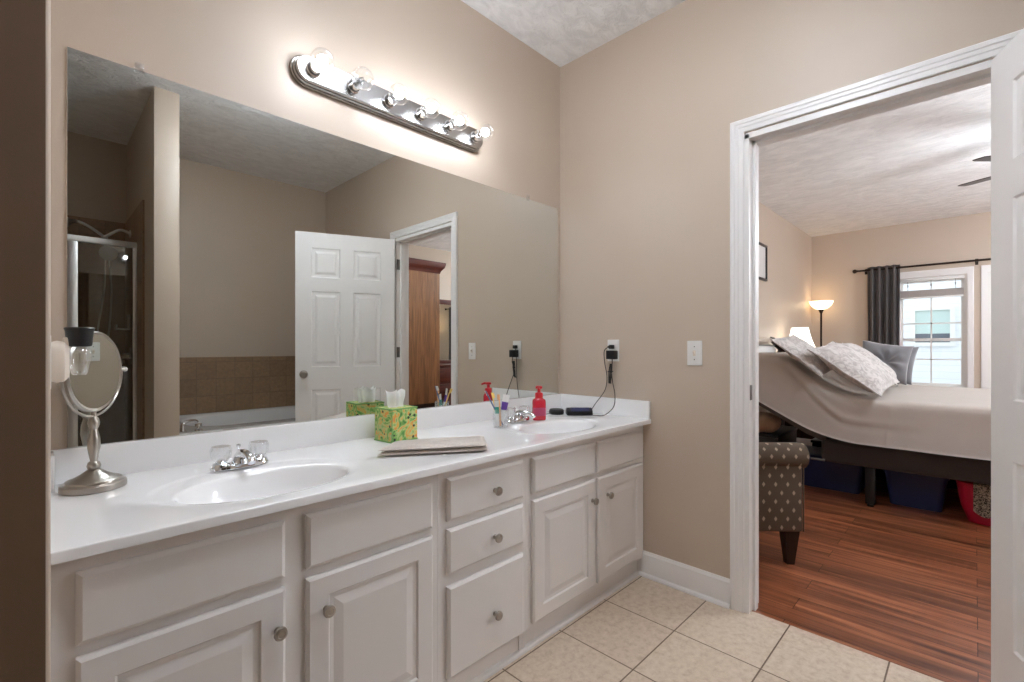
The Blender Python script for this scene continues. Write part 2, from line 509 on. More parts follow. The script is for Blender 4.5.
def obj(name, b, m, parent=None, local=False, sharp=0.6, origin=None, weld=False, flat=False):
    bm = b.bm
    if weld: bmesh.ops.remove_doubles(bm, verts=bm.verts, dist=1e-5)
    bmesh.ops.recalc_face_normals(bm, faces=bm.faces)
    off = Vector((0, 0, 0))
    if parent is not None:
        if not local: off = origin_of(parent)
    elif origin == 'keep':
        pass
    elif origin is not None:
        off = Vector(origin)
    else:
        xs = [v.co for v in bm.verts]
        lo = [min(v[i] for v in xs) for i in range(3)]; hi = [max(v[i] for v in xs) for i in range(3)]
        off = Vector(((lo[0] + hi[0]) / 2, (lo[1] + hi[1]) / 2, lo[2]))
    for v in bm.verts: v.co -= off
    bm.normal_update()
    if not flat:
        for f in bm.faces: f.smooth = True
        for e in bm.edges:
            if len(e.link_faces) == 2 and e.calc_face_angle(0.0) > sharp: e.smooth = False
    me = bpy.data.meshes.new(name); bm.to_mesh(me); bm.free()
    me.materials.append(M[m] if isinstance(m, str) else m)
    o = bpy.data.objects.new(name, me); C.objects.link(o)
    if parent is not None: o.parent = parent
    else:
        o.location = off
        OFF[o.name] = off.copy()
    return o


def tag(o, label, cat, group=None):
    o['label'] = label; o['category'] = cat
    if group: o['group'] = group
    return o


def thing(name, label, cat, loc=(0, 0, 0), rz=0.0, group=None):
    o = bpy.data.objects.new(name, None); C.objects.link(o)
    o.empty_display_size = 0.05
    o.location = loc; o.rotation_euler = (0, 0, rz)
    if rz == 0.0: OFF[o.name] = Vector(loc)
    return tag(o, label, cat, group)


def struct(name, b, m, parent=None, keep=True, **kw):
    o = obj(name, b, m, parent, origin='keep' if keep else None, **kw)
    if parent is None: o['kind'] = 'structure'
    return o


def sroot(name, loc=(0, 0, 0), rz=0.0):
    o = bpy.data.objects.new(name, None); C.objects.link(o); o.location = loc; o.rotation_euler = (0, 0, rz)
    o['kind'] = 'structure'
    if rz == 0.0: OFF[o.name] = Vector(loc)
    return o


def dup(root, loc, label=None, group=None, rz=None):
    r = root.copy(); C.objects.link(r); r.location = loc
    if rz is not None: r.rotation_euler = (0, 0, rz)
    if label: r['label'] = label
    if group: r['group'] = group
    for ch in list(root.children):
        c = ch.copy(); C.objects.link(c); c.parent = r
        for g in list(ch.children):
            d = g.copy(); C.objects.link(d); d.parent = c
    return r


# ------------------------------------------------------------------ room shell
H = 2.79
XF = 5.96
b = B(); b.box(-3.4, 0.03, -3.2, 0.0, -0.08, 0.0); struct('floor', b, 'tile', flat=True)
b = B(); b.box(0.03, XF + 0.1, -4.8, 0.0, -0.08, 0.0); struct('floor_bedroom', b, 'woodfloor', flat=True)
b = B(); b.box(-3.5, 0.06, -3.3, 0.1, H, H + 0.1); struct('ceiling', b, 'ceil', flat=True)
b = B(); b.box(0.06, XF + 0.1, -4.8, 0.1, H, H + 0.1); struct('ceiling_bedroom', b, 'ceil_bed', flat=True)
b = B(); b.box(-2.147, 0.06, 0.0, 0.12, 0, H); struct('wall_north', b, 'wall', flat=True)
b = B(); b.box(0.06, XF + 0.12, 0.0, 0.12, 0, H); struct('wall_bedroom_north', b, 'wall', flat=True)


def left_wall():
    """the wall that ends the vanity alcove, with a rounded corner"""
    r = 0.006; x1 = -2.143; y0 = -0.66
    pts = [(-3.4, 0.12), (-3.4, y0)]
    for k in range(9):
        a = -PI / 2 + k / 8 * PI / 2
        pts.append((x1 - r + r * math.cos(a), y0 + r + r * math.sin(a)))
    pts.append((x1, 0.12))
    b = B(); b.loops([[Vector((x, y, z)) for x, y in pts] for z in (0, H)])
    return b


struct('wall_west', left_wall(), 'wall', sharp=0.9)
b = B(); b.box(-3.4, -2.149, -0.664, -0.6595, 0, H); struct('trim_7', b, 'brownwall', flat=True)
b = B(); b.box(-3.5, -3.4, -3.3, -0.66, 0, H); struct('wall_west_end', b, 'wall', flat=True)
b = B(); b.box(-3.5, 0.0, -3.3, -3.19, 0, H); struct('wall_south', b, 'wall', flat=True)
# door wall with the opening
OY0, OY1, OZ = -1.815, -1.021, 2.068
b = B(); b.box(0.0, 0.12, OY1, 0.0, 0, H); b.box(0.0, 0.12, -4.7, OY0, 0, H); b.box(0.0, 0.12, OY0, OY1, OZ, H)
struct('wall_east', b, 'wall', flat=True)
b = B(); b.box(-1.64, -1.505, -3.19, -1.95, 0, H, 0.006); struct('wall_partition', b, 'wall')
b = B(); b.box(0.0, XF + 0.1, -4.82, -4.7, 0, H); struct('wall_bedroom_south', b, 'wall', flat=True)
# far bedroom wall with two window openings
W1 = (-1.668, -0.99); W2 = (-2.52, -1.845); WZ = (0.625, 2.06)
b = B()
b.box(XF, XF + 0.12, W1[1], 0.0, 0, H); b.box(XF, XF + 0.12, W2[1], W1[0], 0, H); b.box(XF, XF + 0.12, -4.7, W2[0], 0, H)
for w_ in (W1, W2):
    b.box(XF, XF + 0.12, w_[0], w_[1], 0, WZ[0]); b.box(XF, XF + 0.12, w_[0], w_[1], WZ[1], H)
struct('wall_bedroom_east', b, 'wall', flat=True)


# casings and jambs
def casing_u(xp, sgn, y0, y1, zt, prof):
    """prof: (distance outward from opening, projection)"""
    b = B()
    def loop(d, h):
        x = xp + sgn * h
        return [Vector((x, y0 - d, 0)), Vector((x, y0 - d, zt + d)), Vector((x, y1 + d, zt + d)), Vector((x, y1 + d, 0))]
    b.loops([loop(d, h) for d, h in prof], False, False, closed=False)
    return b


CP = [(0.0, 0.0), (0.0, 0.011), (0.003, 0.012), (0.018, 0.012), (0.022, 0.0145), (0.034, 0.015), (0.038, 0.018), (0.051, 0.018), (0.055, 0.015), (0.055, 0.0)]
struct('trim_1', casing_u(0.0, -1, OY0 - 0.002, OY1 + 0.002, OZ + 0.012, CP), 'trim', sharp=0.3)
struct('trim_2', casing_u(0.12, 1, OY0 - 0.002, OY1 + 0.002, OZ + 0.012, CP), 'trim', sharp=0.3)
j = sroot('trim_3')
b = B()
JT = 0.018
b.box(-0.004, 0.124, OY1 - JT, OY1 + 0.004, 0, OZ); b.box(-0.004, 0.124, OY0 - 0.004, OY0 + JT, 0, OZ); b.box(-0.004, 0.124, OY0, OY1, OZ - JT, OZ + 0.006)
b.box(0.040, 0.075, OY1 - JT - 0.012, OY1 - JT, 0, OZ - JT); b.box(0.040, 0.075, OY0 + JT, OY0 + JT + 0.012, 0, OZ - JT); b.box(0.040, 0.075, OY0 + JT, OY1 - JT, OZ - JT - 0.012, OZ - JT)
obj('door_jamb', b, 'trim', j, flat=True)
b = B(); b.box(0.006, 0.032, OY1 - JT - 0.002, OY1 - JT + 0.001, 0.92, 0.985, 0.0008)
obj('strike_plate', b, 'steel', j)


# baseboards
def baseboard(p0, p1, nrm, h=0.122, shoe=True):
    p0 = Vector((*p0, 0)); p1 = Vector((*p1, 0)); n = Vector((*nrm, 0))
    prof = [(0, 0)]
    if shoe: prof = [(0.026, 0), (0.026, 0.006), (0.022, 0.013), (0.014, 0.018)]
    else: prof = [(0.014, 0)]
    prof += [(0.014, h - 0.03), (0.012, h - 0.022), (0.012, h - 0.014), (0.007, h - 0.006), (0.005, h), (0, h)]
    b = B()
    b.loops([[p + n * d + Vector((0, 0, z)) for d, z in prof] for p in (p0, p1)], True, True, closed=False)
    return b


struct('baseboard_east', baseboard((0, -0.515), (0, OY1 + 0.056), (-1, 0)), 'trim', sharp=0.4)
struct('baseboard_bedroom_north', baseboard((0.12, 0), (XF, 0), (0, -1), shoe=False), 'trim', sharp=0.4)
struct('baseboard_bedroom_east', baseboard((XF, 0), (XF, -4.7), (-1, 0), shoe=False), 'trim', sharp=0.4)
struct('baseboard_bedroom_south', baseboard((0.12, -4.7), (XF, -4.7), (0, 1), shoe=False), 'trim', sharp=0.4)


# ------------------------------------------------------------------ windows in the bedroom
def window(n, y0, y1):
    r = sroot('window_%d' % n, (XF, (y0 + y1) / 2, WZ[0]))
    z0, z1 = WZ
    # casing: a picture-frame moulding
    b = B()
    cp = [(0.0, 0.0), (0.0, 0.012), (0.05, 0.016), (0.058, 0.012), (0.058, 0.0)]
    def loop(d, h):
        x = XF - h
        return [Vector((x, y0 - d, z0 - d)), Vector((x, y0 - d, z1 + d * 1.5)), Vector((x, y1 + d, z1 + d * 1.5)), Vector((x, y1 + d, z0 - d))]
    b.loops([loop(d, h) for d, h in cp], False, False)
    obj('casing', b, 'trim', r, sharp=0.3)
    b = B(); b.box(XF - 0.045, XF + 0.02, y0 - 0.05, y1 + 0.05, z0 - 0.028, z0, 0.005)
    obj('sill', b, 'trim', r)
    b = B()
    f = 0.028
    for bx in ((y0, y0 + f, z0, z1), (y1 - f, y1, z0, z1), (y0 + f, y1 - f, z0, z0 + f), (y0 + f, y1 - f, z1 - f, z1)):
        b.box(XF + 0.02, XF + 0.11, *bx)
    obj('frame', b, 'white_plastic', r, flat=True)
    zm = 1.245
    for nm, xa, za, zb in (('lower_sash', XF + 0.045, z0 + f, zm + 0.02), ('upper_sash', XF + 0.075, zm - 0.02, z1 - f)):
        b = B(); s = 0.03
        ya, yb = y0 + f, y1 - f
        b.box(xa, xa + 0.028, ya, ya + s, za, zb); b.box(xa, xa + 0.028, yb - s, yb, za, zb)
        b.box(xa, xa + 0.028, ya + s, yb - s, za, za + s); b.box(xa, xa + 0.028, ya + s, yb - s, zb - s - 0.005, zb)
        so = obj(nm, b, 'white_plastic', r, flat=True)
        b = B(); ym = (ya + yb) / 2
        b.box(xa + 0.01, xa + 0.018, ym - 0.008, ym + 0.008, za + s, zb - s)
        hz = (za + zb) / 2 + (0.0 if nm == 'lower_sash' else -0.17)
        if nm == 'lower_sash': hz += 0.03
        b.box(xa + 0.01, xa + 0.018, ya + s, yb - s, hz - 0.008, hz + 0.008)
        if nm == 'upper_sash': b.box(xa + 0.01, xa + 0.018, ya + s, yb - s, 1.80, 1.816)
        obj('muntin', b, 'white_plastic', so, flat=True)
        b = B(); b.box(xa + 0.012, xa + 0.016, ya + s - 0.004, yb - s + 0.004, za + s - 0.004, zb - s + 0.004)
        obj('pane', b, 'winglass', so, flat=True)
    return r


window(1, *W1); window(2, *W2)


def blind(y0, y1, lab):
    t = thing('cellular_shade', lab, 'window shade', (XF + 0.03, (y0 + y1) / 2, 1.79), 0, 'shades lowered part way in the bedroom windows')
    b = B(); b.box(XF + 0.004, XF + 0.042, y0 + 0.03, y1 - 0.03, 2.015, 2.055, 0.004); obj('head_rail', b, 'white_plastic', t)
    b = B()
    n = 9; zt = 1.895; zb = 1.805
    for s_ in (-1,):
        lp = []
        for i in range(2 * n + 1):
            z = zt + (zb - zt) * i / (2 * n); x = XF + 0.008 + (0.012 if i % 2 else 0.0)
            lp.append([Vector((x, y0 + 0.032, z)), Vector((x, y1 - 0.032, z)), Vector((x + 0.022, y1 - 0.032, z)), Vector((x + 0.022, y0 + 0.032, z))])
        b.loops(lp)
    obj('shade_cloth', b, 'shadecloth', t, flat=True)
    b = B(); b.box(XF + 0.006, XF + 0.04, y0 + 0.032, y1 - 0.032, 1.787, 1.807, 0.003); obj('bottom_rail', b, 'white_plastic', t)
    for k in (0.16, 0.5, 0.84):
        y = y0 + (y1 - y0) * k
        b = B(); b.tube([(XF + 0.022, y, 2.02), (XF + 0.022, y, 1.89)], 0.0025, 6); b.box(XF + 0.016, XF + 0.028, y - 0.006, y + 0.006, 1.94, 1.975, 0.002)
        obj('lift_cord', b, 'steel', t)
    return t


blind(*W1, 'pale cellular shade lowered a little in the window beside the charcoal curtain')

# outside: the house next door and the ground
g = B(); g.box(XF + 0.2, 22, -14, 10, -0.6, -0.5); struct('ground_outside', g, 'outground', flat=True)
hs = thing('neighbor_house', 'white lap-sided house wall seen through the bedroom window', 'house', (10.0, -1.2, -0.5))
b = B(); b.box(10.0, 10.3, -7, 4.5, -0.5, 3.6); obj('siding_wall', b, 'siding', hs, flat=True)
b = B(); b.loops([[Vector((9.7, y, 3.5)), Vector((10.3, y, 4.1)), Vector((10.5, y, 4.1)), Vector((10.5, y, 3.5))] for y in (-7.2, 4.7)]); obj('roof_edge', b, 'darkpane', hs, flat=True)
for y0, y1, z0, z1 in ((-1.40, -0.90, 1.24, 1.86), (-0.2, 0.4, 1.24, 1.86), (-3.4, -2.8, 1.24, 1.86)):
    b = B()
    for bx in ((y0 - .07, y0, z0 - .07, z1 + .07), (y1, y1 + .07, z0 - .07, z1 + .07), (y0, y1, z1, z1 + .07), (y0, y1, z0 - .07, z0)):
        b.box(9.95, 10.0, *bx)
    f = obj('window_frame', b, 'white_plastic', hs, flat=True)
    b = B(); b.box(9.985, 10.0, y0, y1, z0 + 0.17, z1); obj('upper_pane', b, 'screen', f, flat=True)
    b = B(); b.box(9.985, 10.0, y0, y1, z0, z0 + 0.17); obj('lower_pane', b, 'darkpane', f, flat=True)


# ------------------------------------------------------------------ panelled fronts
def panel_slab(b, w, h, t, xc, zc, panels, ring, both=False, cham=0.0, org=(0, 0, 0), mx=None):
    """slab from x 0..w, z 0..h; front at y=0 facing -y, back at y=t"""
    o = Vector(org); bm = b.bm
    def P(x, y, z):
        v = o + Vector((x, y, z))
        return mx @ v if mx is not None else v
    X = sorted(set([0.0, w] + xc)); Z = sorted(set([0.0, h] + zc))
    def face(sgn):
        def Y(d): return d if sgn < 0 else t - d
        def cl(x, lo, hi): return lo + cham if x <= lo + 1e-9 else (hi - cham if x >= hi - 1e-9 else x)
        for i in range(len(X) - 1):
            for k in range(len(Z) - 1):
                x0, x1, z0, z1 = cl(X[i], 0, w), cl(X[i + 1], 0, w), cl(Z[k], 0, h), cl(Z[k + 1], 0, h)
                cx, cz = (x0 + x1) / 2, (z0 + z1) / 2
                if any(p[0] < cx < p[1] and p[2] < cz < p[3] for p in panels):
                    R = []
                    for ins, d in ring:
                        R.append([bm.verts.new(P(a, Y(d), c)) for a, c in ((x0 + ins, z0 + ins), (x1 - ins, z0 + ins), (x1 - ins, z1 - ins), (x0 + ins, z1 - ins))])
                    for A, D in zip(R, R[1:]):
                        for q in range(4): bm.faces.new((A[q], A[(q + 1) % 4], D[(q + 1) % 4], D[q]))
                    bm.faces.new(R[-1])
                else:
                    bm.faces.new([bm.verts.new(P(a, Y(0), c)) for a, c in ((x0, z0), (x1, z0), (x1, z1), (x0, z1))])
        if cham > 0:
            A = [bm.verts.new(P(a, Y(0), c)) for a, c in ((cham, cham), (w - cham, cham), (w - cham, h - cham), (cham, h - cham))]
            D = [bm.verts.new(P(a, Y(cham * 0.7), c)) for a, c in ((0, 0), (w, 0), (w, h), (0, h))]
            for q in range(4): bm.faces.new((A[q], A[(q + 1) % 4], D[(q + 1) % 4], D[q]))
    face(-1)
    y0 = cham * 0.7; y1 = t - (cham * 0.7 if both else 0)
    A = [bm.verts.new(P(a, y0, c)) for a, c in ((0, 0), (w, 0), (w, h), (0, h))]
    D = [bm.verts.new(P(a, y1, c)) for a, c in ((0, 0), (w, 0), (w, h), (0, h))]
    for q in range(4): bm.faces.new((A[q], A[(q + 1) % 4], D[(q + 1) % 4], D[q]))
    if both: face(1)
    else: bm.faces.new([bm.verts.new(v.co) for v in D])


def knob(name, c, axis, parent, r=0.0155):
    b = B(); b.lathe([(0.0085, 0), (0.0085, 0.002), (0.0055, 0.004), (0.005, 0.012), (0.009, 0.015), (r, 0.018), (r, 0.022), (r * 0.9, 0.0255), (r * 0.55, 0.0265), (r * 0.5, 0.0258), (0, 0.0262)], c, axis, 24)
    return obj(name, b, 'nickel', parent)


# ------------------------------------------------------------------ bedroom door (open into the bathroom)
ang = math.radians(112)
dr = sroot('door_1', (-0.012, OY0 + 0.005, 0.012), ang)      # local +x... built along local +y when closed
DW, DH, DT = 0.762, 2.045, 0.035
b = B()
# local frame: closed leaf runs along +y from 0..DW, bath face at x=0, bedroom face at x=DT
mx = Matrix(((0, 1, 0, 0.012), (1, 0, 0, 0.004), (0, 0, 1, 0), (0, 0, 0, 1)))
sx0, sw = 0.115, 0.215
cx = [sx0, sx0 + sw, DW - sx0 - sw, DW - sx0]
rows = [(0.24, 0.80), (0.98, 1.58), (1.69, 1.925)]
panels = [(cx[a], cx[a + 1], z0, z1) for z0, z1 in rows for a in (0, 2)]
panel_slab(b, DW, DH, DT, cx, [z for r_ in rows for z in r_], panels, [(0, 0), (0.006, 0.006), (0.020, 0.008), (0.026, 0.008), (0.045, 0.002)], both=True, mx=mx)
leaf = obj('door_leaf', b, 'trim', dr, local=True, weld=True, sharp=0.25)
for side, xk, ax in ((0, 0.012, (-1, 0, 0)), (1, 0.012 + DT, (1, 0, 0))):
    b = B(); b.lathe([(0.031, 0), (0.031, 0.004), (0.028, 0.008), (0.011, 0.011), (0.010, 0.028), (0.020, 0.036), (0.027, 0.048), (0.026, 0.058), (0.017, 0.066), (0, 0.068)], (xk, 0.004 + DW - 0.06, 0.925), ax, 28)
    obj('door_knob', b, 'nickel', leaf, local=True)
for z in (0.25, 1.05, 1.80):
    b = B(); b.tube([(0, 0, z), (0, 0, z + 0.09)], 0.006, 10); b.box(0.0, 0.036, -0.0005, 0.0042, z, z + 0.09)
    obj('hinge', b, 'steel', dr, local=True)
for z in (0.25, 1.05, 1.80):
    b = B(); b.box(0.004, 0.034, OY0 + JT - 0.001, OY0 + JT + 0.002, z + 0.012, z + 0.10, 0.0006); obj('hinge_leaf', b, 'steel', j)

# ------------------------------------------------------------------ vanity
YF = -0.537    # face frame
YD = -0.553    # door fronts
ZB, ZT = 0.088, 0.766


def cabinet(name, label, x0, x1, openings):
    t = thing(name, label, 'cabinet', ((x0 + x1) / 2, -0.27, 0), 0, 'cabinets of the white bathroom vanity')
    b = B()
    b.box(x0, x0 + 0.016, YF + 0.019, -0.003, 0, ZT); b.box(x1 - 0.016, x1, YF + 0.019, -0.003, 0, ZT)
    b.box(x0 + 0.016, x1 - 0.016, YF + 0.019, -0.003, ZB, ZB + 0.016); b.box(x0 + 0.016, x1 - 0.016, -0.012, -0.003, ZB, ZT)
    obj('carcass', b, 'cab', t, flat=True)
    b = B()
    xs = [x0] + [v for o in openings for v in o[:2]] + [x1]
    for k in range(0, len(xs), 2): b.box(xs[k], xs[k + 1], YF, YF + 0.019, ZB, ZT)
    for o in openings:
        zs = [ZB] + [v for q in o[2] for v in q] + [ZT]
        for k in range(0, len(zs), 2): b.box(o[0], o[1], YF, YF + 0.019, zs[k], zs[k + 1])
    obj('face_frame', b, 'cab', t, flat=True)
    b = B(); b.box(x0 + 0.001, x1 - 0.001, -0.512, -0.50, 0, ZB)
    lp = [(-0.512, 0.0), (-0.528, 0.0), (-0.527, 0.008), (-0.522, 0.014), (-0.512, 0.017)]
    b.loops([[Vector((x, y, z)) for y, z in lp] for x in (x0, x1)])
    obj('toe_kick', b, 'cab', t, flat=True)
    return t


RAISED = [(0.0, 0.0), (0.004, 0.006), (0.012, 0.007), (0.016, 0.007), (0.040, 0.0015)]


def front(t, name, x0, x1, z0, z1, raised=False, kn=None):
    b = B(); w_, h_ = x1 - x0, z1 - z0
    if raised:
        s = 0.055
        panel_slab(b, w_, h_, 0.0155, [s, w_ - s], [s, h_ - s], [(s, w_ - s, s, h_ - s)], RAISED, cham=0.007, org=(x0, YD, z0))
    else:
        panel_slab(b, w_, h_, 0.0155, [], [], [], [], cham=0.009, org=(x0, YD, z0))
    f = obj(name, b, 'cab', t, weld=True, sharp=0.2)
    if kn: knob('knob', (kn[0], YD, kn[1]), (0, -1, 0), f)
    return f


def op(x0, x1, zs): return (x0 + 0.012, x1 - 0.012, [(a + 0.012, c - 0.012) for a, c in zs])


DZ = (0.108, 0.572); FZ = (0.596, 0.732)
XA = (-2.108, -1.738); XB = (-1.688, -1.306); XC = (-1.249, -0.900); XD = (-0.848, -0.444); XE = (-0.421, -0.034)
t = cabinet('sink_cabinet', 'white double-door sink cabinet at the end beside the round makeup mirror', -2.1425, -1.2805, [op(*XA, [DZ, FZ]), op(*XB, [DZ, FZ])])
front(t, 'false_drawer_front', *XA, *FZ); front(t, 'false_drawer_front', *XB, *FZ)
front(t, 'door', *XA, *DZ, True, (-1.757, 0.478)); front(t, 'door', *XB, *DZ, True, (-1.640, 0.484))
DR = [(0.598, 0.735), (0.430, 0.574), (0.098, 0.392)]
t = cabinet('drawer_cabinet', 'white cabinet of three drawers between the two sink cabinets', -1.28, -0.8755, [op(*XC, DR[::-1])])
for (z0, z1), kz in zip(DR, (0.657, 0.497, 0.232)): front(t, 'drawer', *XC, z0, z1, False, (-1.049, kz))
t = cabinet('sink_cabinet', 'white double-door sink cabinet against the light-switch wall, next to the doorway', -0.875, -0.004, [op(*XD, [DZ, FZ]), op(*XE, [DZ, FZ])])
front(t, 'false_drawer_front', *XD, *FZ); front(t, 'false_drawer_front', *XE, *FZ)
front(t, 'door', *XD, *DZ, True, (-0.470, 0.486)); front(t, 'door', *XE, *DZ, True, (-0.352, 0.486))

# countertop with two moulded basins
ZC = 0.790
top = thing('vanity_countertop', 'long glossy white countertop with two moulded oval sinks', 'countertop', (-1.07, -0.29, 0.766))
BAS = [(-1.713, -0.335), (-0.475, -0.335)]
b = B(); bm = b.bm
X0, X1, Y0, Y1 = -2.1425, -0.0005, -0.579, -0.0005
NE = 72
def ell(c, a, bb, z, n=NE): return [Vector((c[0] + a * math.cos(2 * PI * k / n), c[1] + bb * math.sin(2 * PI * k / n), z)) for k in range(n)]
r0 = 0.004
def ring(vs): return [bm.verts.new(v) for v in vs]
outer = ring([(X0, Y0 + r0, ZC), (X1, Y0 + r0, ZC), (X1, Y1, ZC), (X0, Y1, ZC)])
es = [bm.edges.new((outer[i], outer[(i + 1) % 4])) for i in range(4)]
rims = []
for c in BAS:
    rr = ring(ell(c, 0.268, 0.196, ZC)); rims.append(rr)
    es += [bm.edges.new((rr[i], rr[(i + 1) % NE])) for i in range(NE)]
bmesh.ops.triangle_fill(bm, edges=es, use_beauty=True)
# front nosing
prev = [outer[0], outer[1]]
for k in range(1, 6):
    a = k / 5 * PI / 2
    cur = ring([(X0, Y0 + r0 - r0 * math.sin(a), ZC - r0 + r0 * math.cos(a)), (X1, Y0 + r0 - r0 * math.sin(a), ZC - r0 + r0 * math.cos(a))])
    bm.faces.new((prev[0], prev[1], cur[1], cur[0])); prev = cur
cur = ring([(X0, Y0, 0.768), (X1, Y0, 0.768)]); bm.faces.new((prev[0], prev[1], cur[1], cur[0])); prev = cur
ZU = 0.768
und = [prev[0], prev[1]] + ring([(X1, Y1, ZU), (X0, Y1, ZU)])
bm.faces.new((outer[3], outer[2], und[2], und[3]))          # back
# the two ends follow the nosing
def end(x):
    vs = [v for v in bm.verts if abs(v.co.x - x) < 1e-6]
    vs.sort(key=lambda v: math.atan2(v.co.z - 0.779, v.co.y + 0.3)); bm.faces.new(vs)
end(X0); end(X1)
es = [bm.edges.get((und[i], und[(i + 1) % 4])) or bm.edges.new((und[i], und[(i + 1) % 4])) for i in range(4)]
unders = []
for c in BAS:
    rr = ring(ell(c, 0.258, 0.176, ZU)); unders.append(rr)
    es += [bm.edges.new((rr[i], rr[(i + 1) % NE])) for i in range(NE)]
bmesh.ops.triangle_fill(bm, edges=es, use_beauty=True)
for c, rr, ru in zip(BAS, rims, unders):
    ci = (c[0], c[1] - 0.035)
    prof = [((c[0], c[1]), 0.262, 0.190, ZC - 0.0005), ((c[0], c[1]), 0.254, 0.183, ZC - 0.0018), ((c[0], c[1] - 0.004), 0.244, 0.173, ZC - 0.0028),
            (ci, 0.221, 0.144, ZC - 0.0036), (ci, 0.215, 0.139, ZC - 0.006), (ci, 0.208, 0.133, ZC - 0.014), (ci, 0.196, 0.124, ZC - 0.05), (ci, 0.178, 0.112, ZC - 0.082),
            (ci, 0.140, 0.088, ZC - 0.110), (ci, 0.090, 0.058, ZC - 0.122), (ci, 0.045, 0.030, ZC - 0.126), (ci, 0.022, 0.022, ZC - 0.128)]
    pu = [(ci, 0.224, 0.143, ZC - 0.028), (ci, 0.205, 0.132, ZC - 0.055), (ci, 0.186, 0.120, ZC - 0.09), (ci, 0.146, 0.094, ZC - 0.119), (ci, 0.05, 0.034, ZC - 0.135), (ci, 0.022, 0.022, ZC - 0.136)]
    for st_, pr_, flip in ((rr, prof, False), (ru, pu, True)):
        pv = st_
        for cc, a, bb, z in pr_:
            cu = ring(ell(cc, a, bb, z))
            for k in range(NE): bm.faces.new((pv[k], pv[(k + 1) % NE], cu[(k + 1) % NE], cu[k]))
            pv = cu
        if flip: lastu = pv
        else: lasto = pv
    for k in range(NE): bm.faces.new((lasto[k], lasto[(k + 1) % NE], lastu[(k + 1) % NE], lastu[k]))
obj('counter_slab', b, 'marble', top, sharp=0.7)
b = B(); b.box(-2.1425, -0.001, -0.019, -0.0008, ZC - 0.001, 0.880, 0.003); obj('backsplash', b, 'marble', top)
b = B(); b.box(-0.019, -0.001, -0.577, -0.0195, ZC - 0.001, 0.880, 0.003); obj('side_splash', b, 'marble', top)
b = B(); b.box(-2.1425, -2.127, -0.105, -0.0195, ZC - 0.001, 0.880, 0.003); obj('side_splash', b, 'marble', top)
for c in BAS:
    b = B(); b.lathe([(0.022, -0.1275), (0.024, -0.1255), (0.020, -0.124), (0.017, -0.1255), (0.0, -0.1265)], (c[0], c[1] - 0.035, ZC), (0, 0, 1), 24)
    obj('drain', b, 'chrome', top)


# faucets
def faucet(label, cx_, cy_):
    t = thing('faucet', label, 'faucet', (cx_, cy_, ZC + 0.0008), 0, 'chrome faucets with clear knobs')
    o = Vector((cx_, cy_, ZC + 0.0008))
    b = B(); n = 40
    def lp(a, bb, z):
        pts = []
        for k in range(n):
            th = 2 * PI * k / n; cs, sn = math.cos(th), math.sin(th)
            pts.append(o + Vector((math.copysign(abs(cs) ** 0.75, cs) * a, math.copysign(abs(sn) ** 0.8, sn) * bb, z)))
        return pts
    b.loops([lp(0.078, 0.028, 0.0), lp(0.078, 0.028, 0.008), lp(0.074, 0.025, 0.013), lp(0.05, 0.020, 0.015)])
    obj('base_plate', b, 'chrome', t)
    b = B()
    pts = smooth_path([o + Vector(p) for p in ((0, 0.006, 0.012), (0, 0.004, 0.030), (0, -0.02, 0.042), (0, -0.06, 0.045), (0, -0.095, 0.040), (0, -0.108, 0.030))], 5)
    rs = [0.0175 - 0.007 * i / (len(pts) - 1) for i in range(len(pts))]
    b.tube(pts, rs, 14); b.lathe([(0.024, 0.012), (0.022, 0.022), (0.017, 0.032), (0, 0.036)], o, seg=24)
    b.lathe([(0.003, 0.03), (0.003, 0.056), (0.006, 0.058), (0.006, 0.064), (0, 0.066)], o + Vector((0, 0.018, 0)), seg=12)
    obj('spout', b, 'chrome', t)
    for s in (-1, 1):
        c = o + Vector((s * 0.051, 0, 0))
        b = B(); b.lathe([(0.024, 0.010), (0.022, 0.018), (0.012, 0.022), (0.010, 0.030), (0, 0.031)], c, seg=24)
        hb = obj('handle_stem', b, 'chrome', t)
        b = B(); seg = 24
        prof = [(0.013, 0.022), (0.021, 0.028), (0.0265, 0.036), (0.0285, 0.058), (0.025, 0.068), (0.0, 0.070)]
        rings = []
        for r_, h_ in prof[:-1]:
            rings.append([c + Vector(((r_ * (1 - 0.10 * (k % 3 == 0))) * math.cos(2 * PI * k / seg), (r_ * (1 - 0.10 * (k % 3 == 0))) * math.sin(2 * PI * k / seg), h_)) for k in range(seg)])
        b.loops(rings)
        obj('acrylic_knob', b, 'clear', hb, flat=True)
    return t


faucet('chrome faucet with clear knobs at the sink beside the makeup mirror', -1.728, -0.158)
faucet('chrome faucet with clear knobs beside the red soap bottle', -0.520, -0.150)

# wall mirror
mr = thing('vanity_mirror', 'large frameless wall mirror above the white countertop', 'mirror', (-1.066, -0.004, 0.8805))
b = B(); b.box(-2.102, -0.030, -0.0065, -0.0015, 0.8805, 1.953, 0.0012, 1); obj('mirror_glass', b, 'mirror', mr, flat=True)
for x in (-1.949, -0.285):
    b = B(); b.box(x - 0.011, x + 0.011, -0.0095, -0.0005, 1.944, 1.974, 0.002); b.lathe([(0.004, 0), (0.0035, 0.002), (0, 0.0025)], (x, -0.0095, 1.962), (0, -1, 0), 12)
    obj('mirror_clip', b, 'clear', mr)

# ------------------------------------------------------------------ light bar
lb = thing('vanity_light', 'brushed nickel bar of six round bulbs above the wall mirror', 'wall light', (-1.08, 0, 2.145))
LX, LZ = -1.080, 2.145


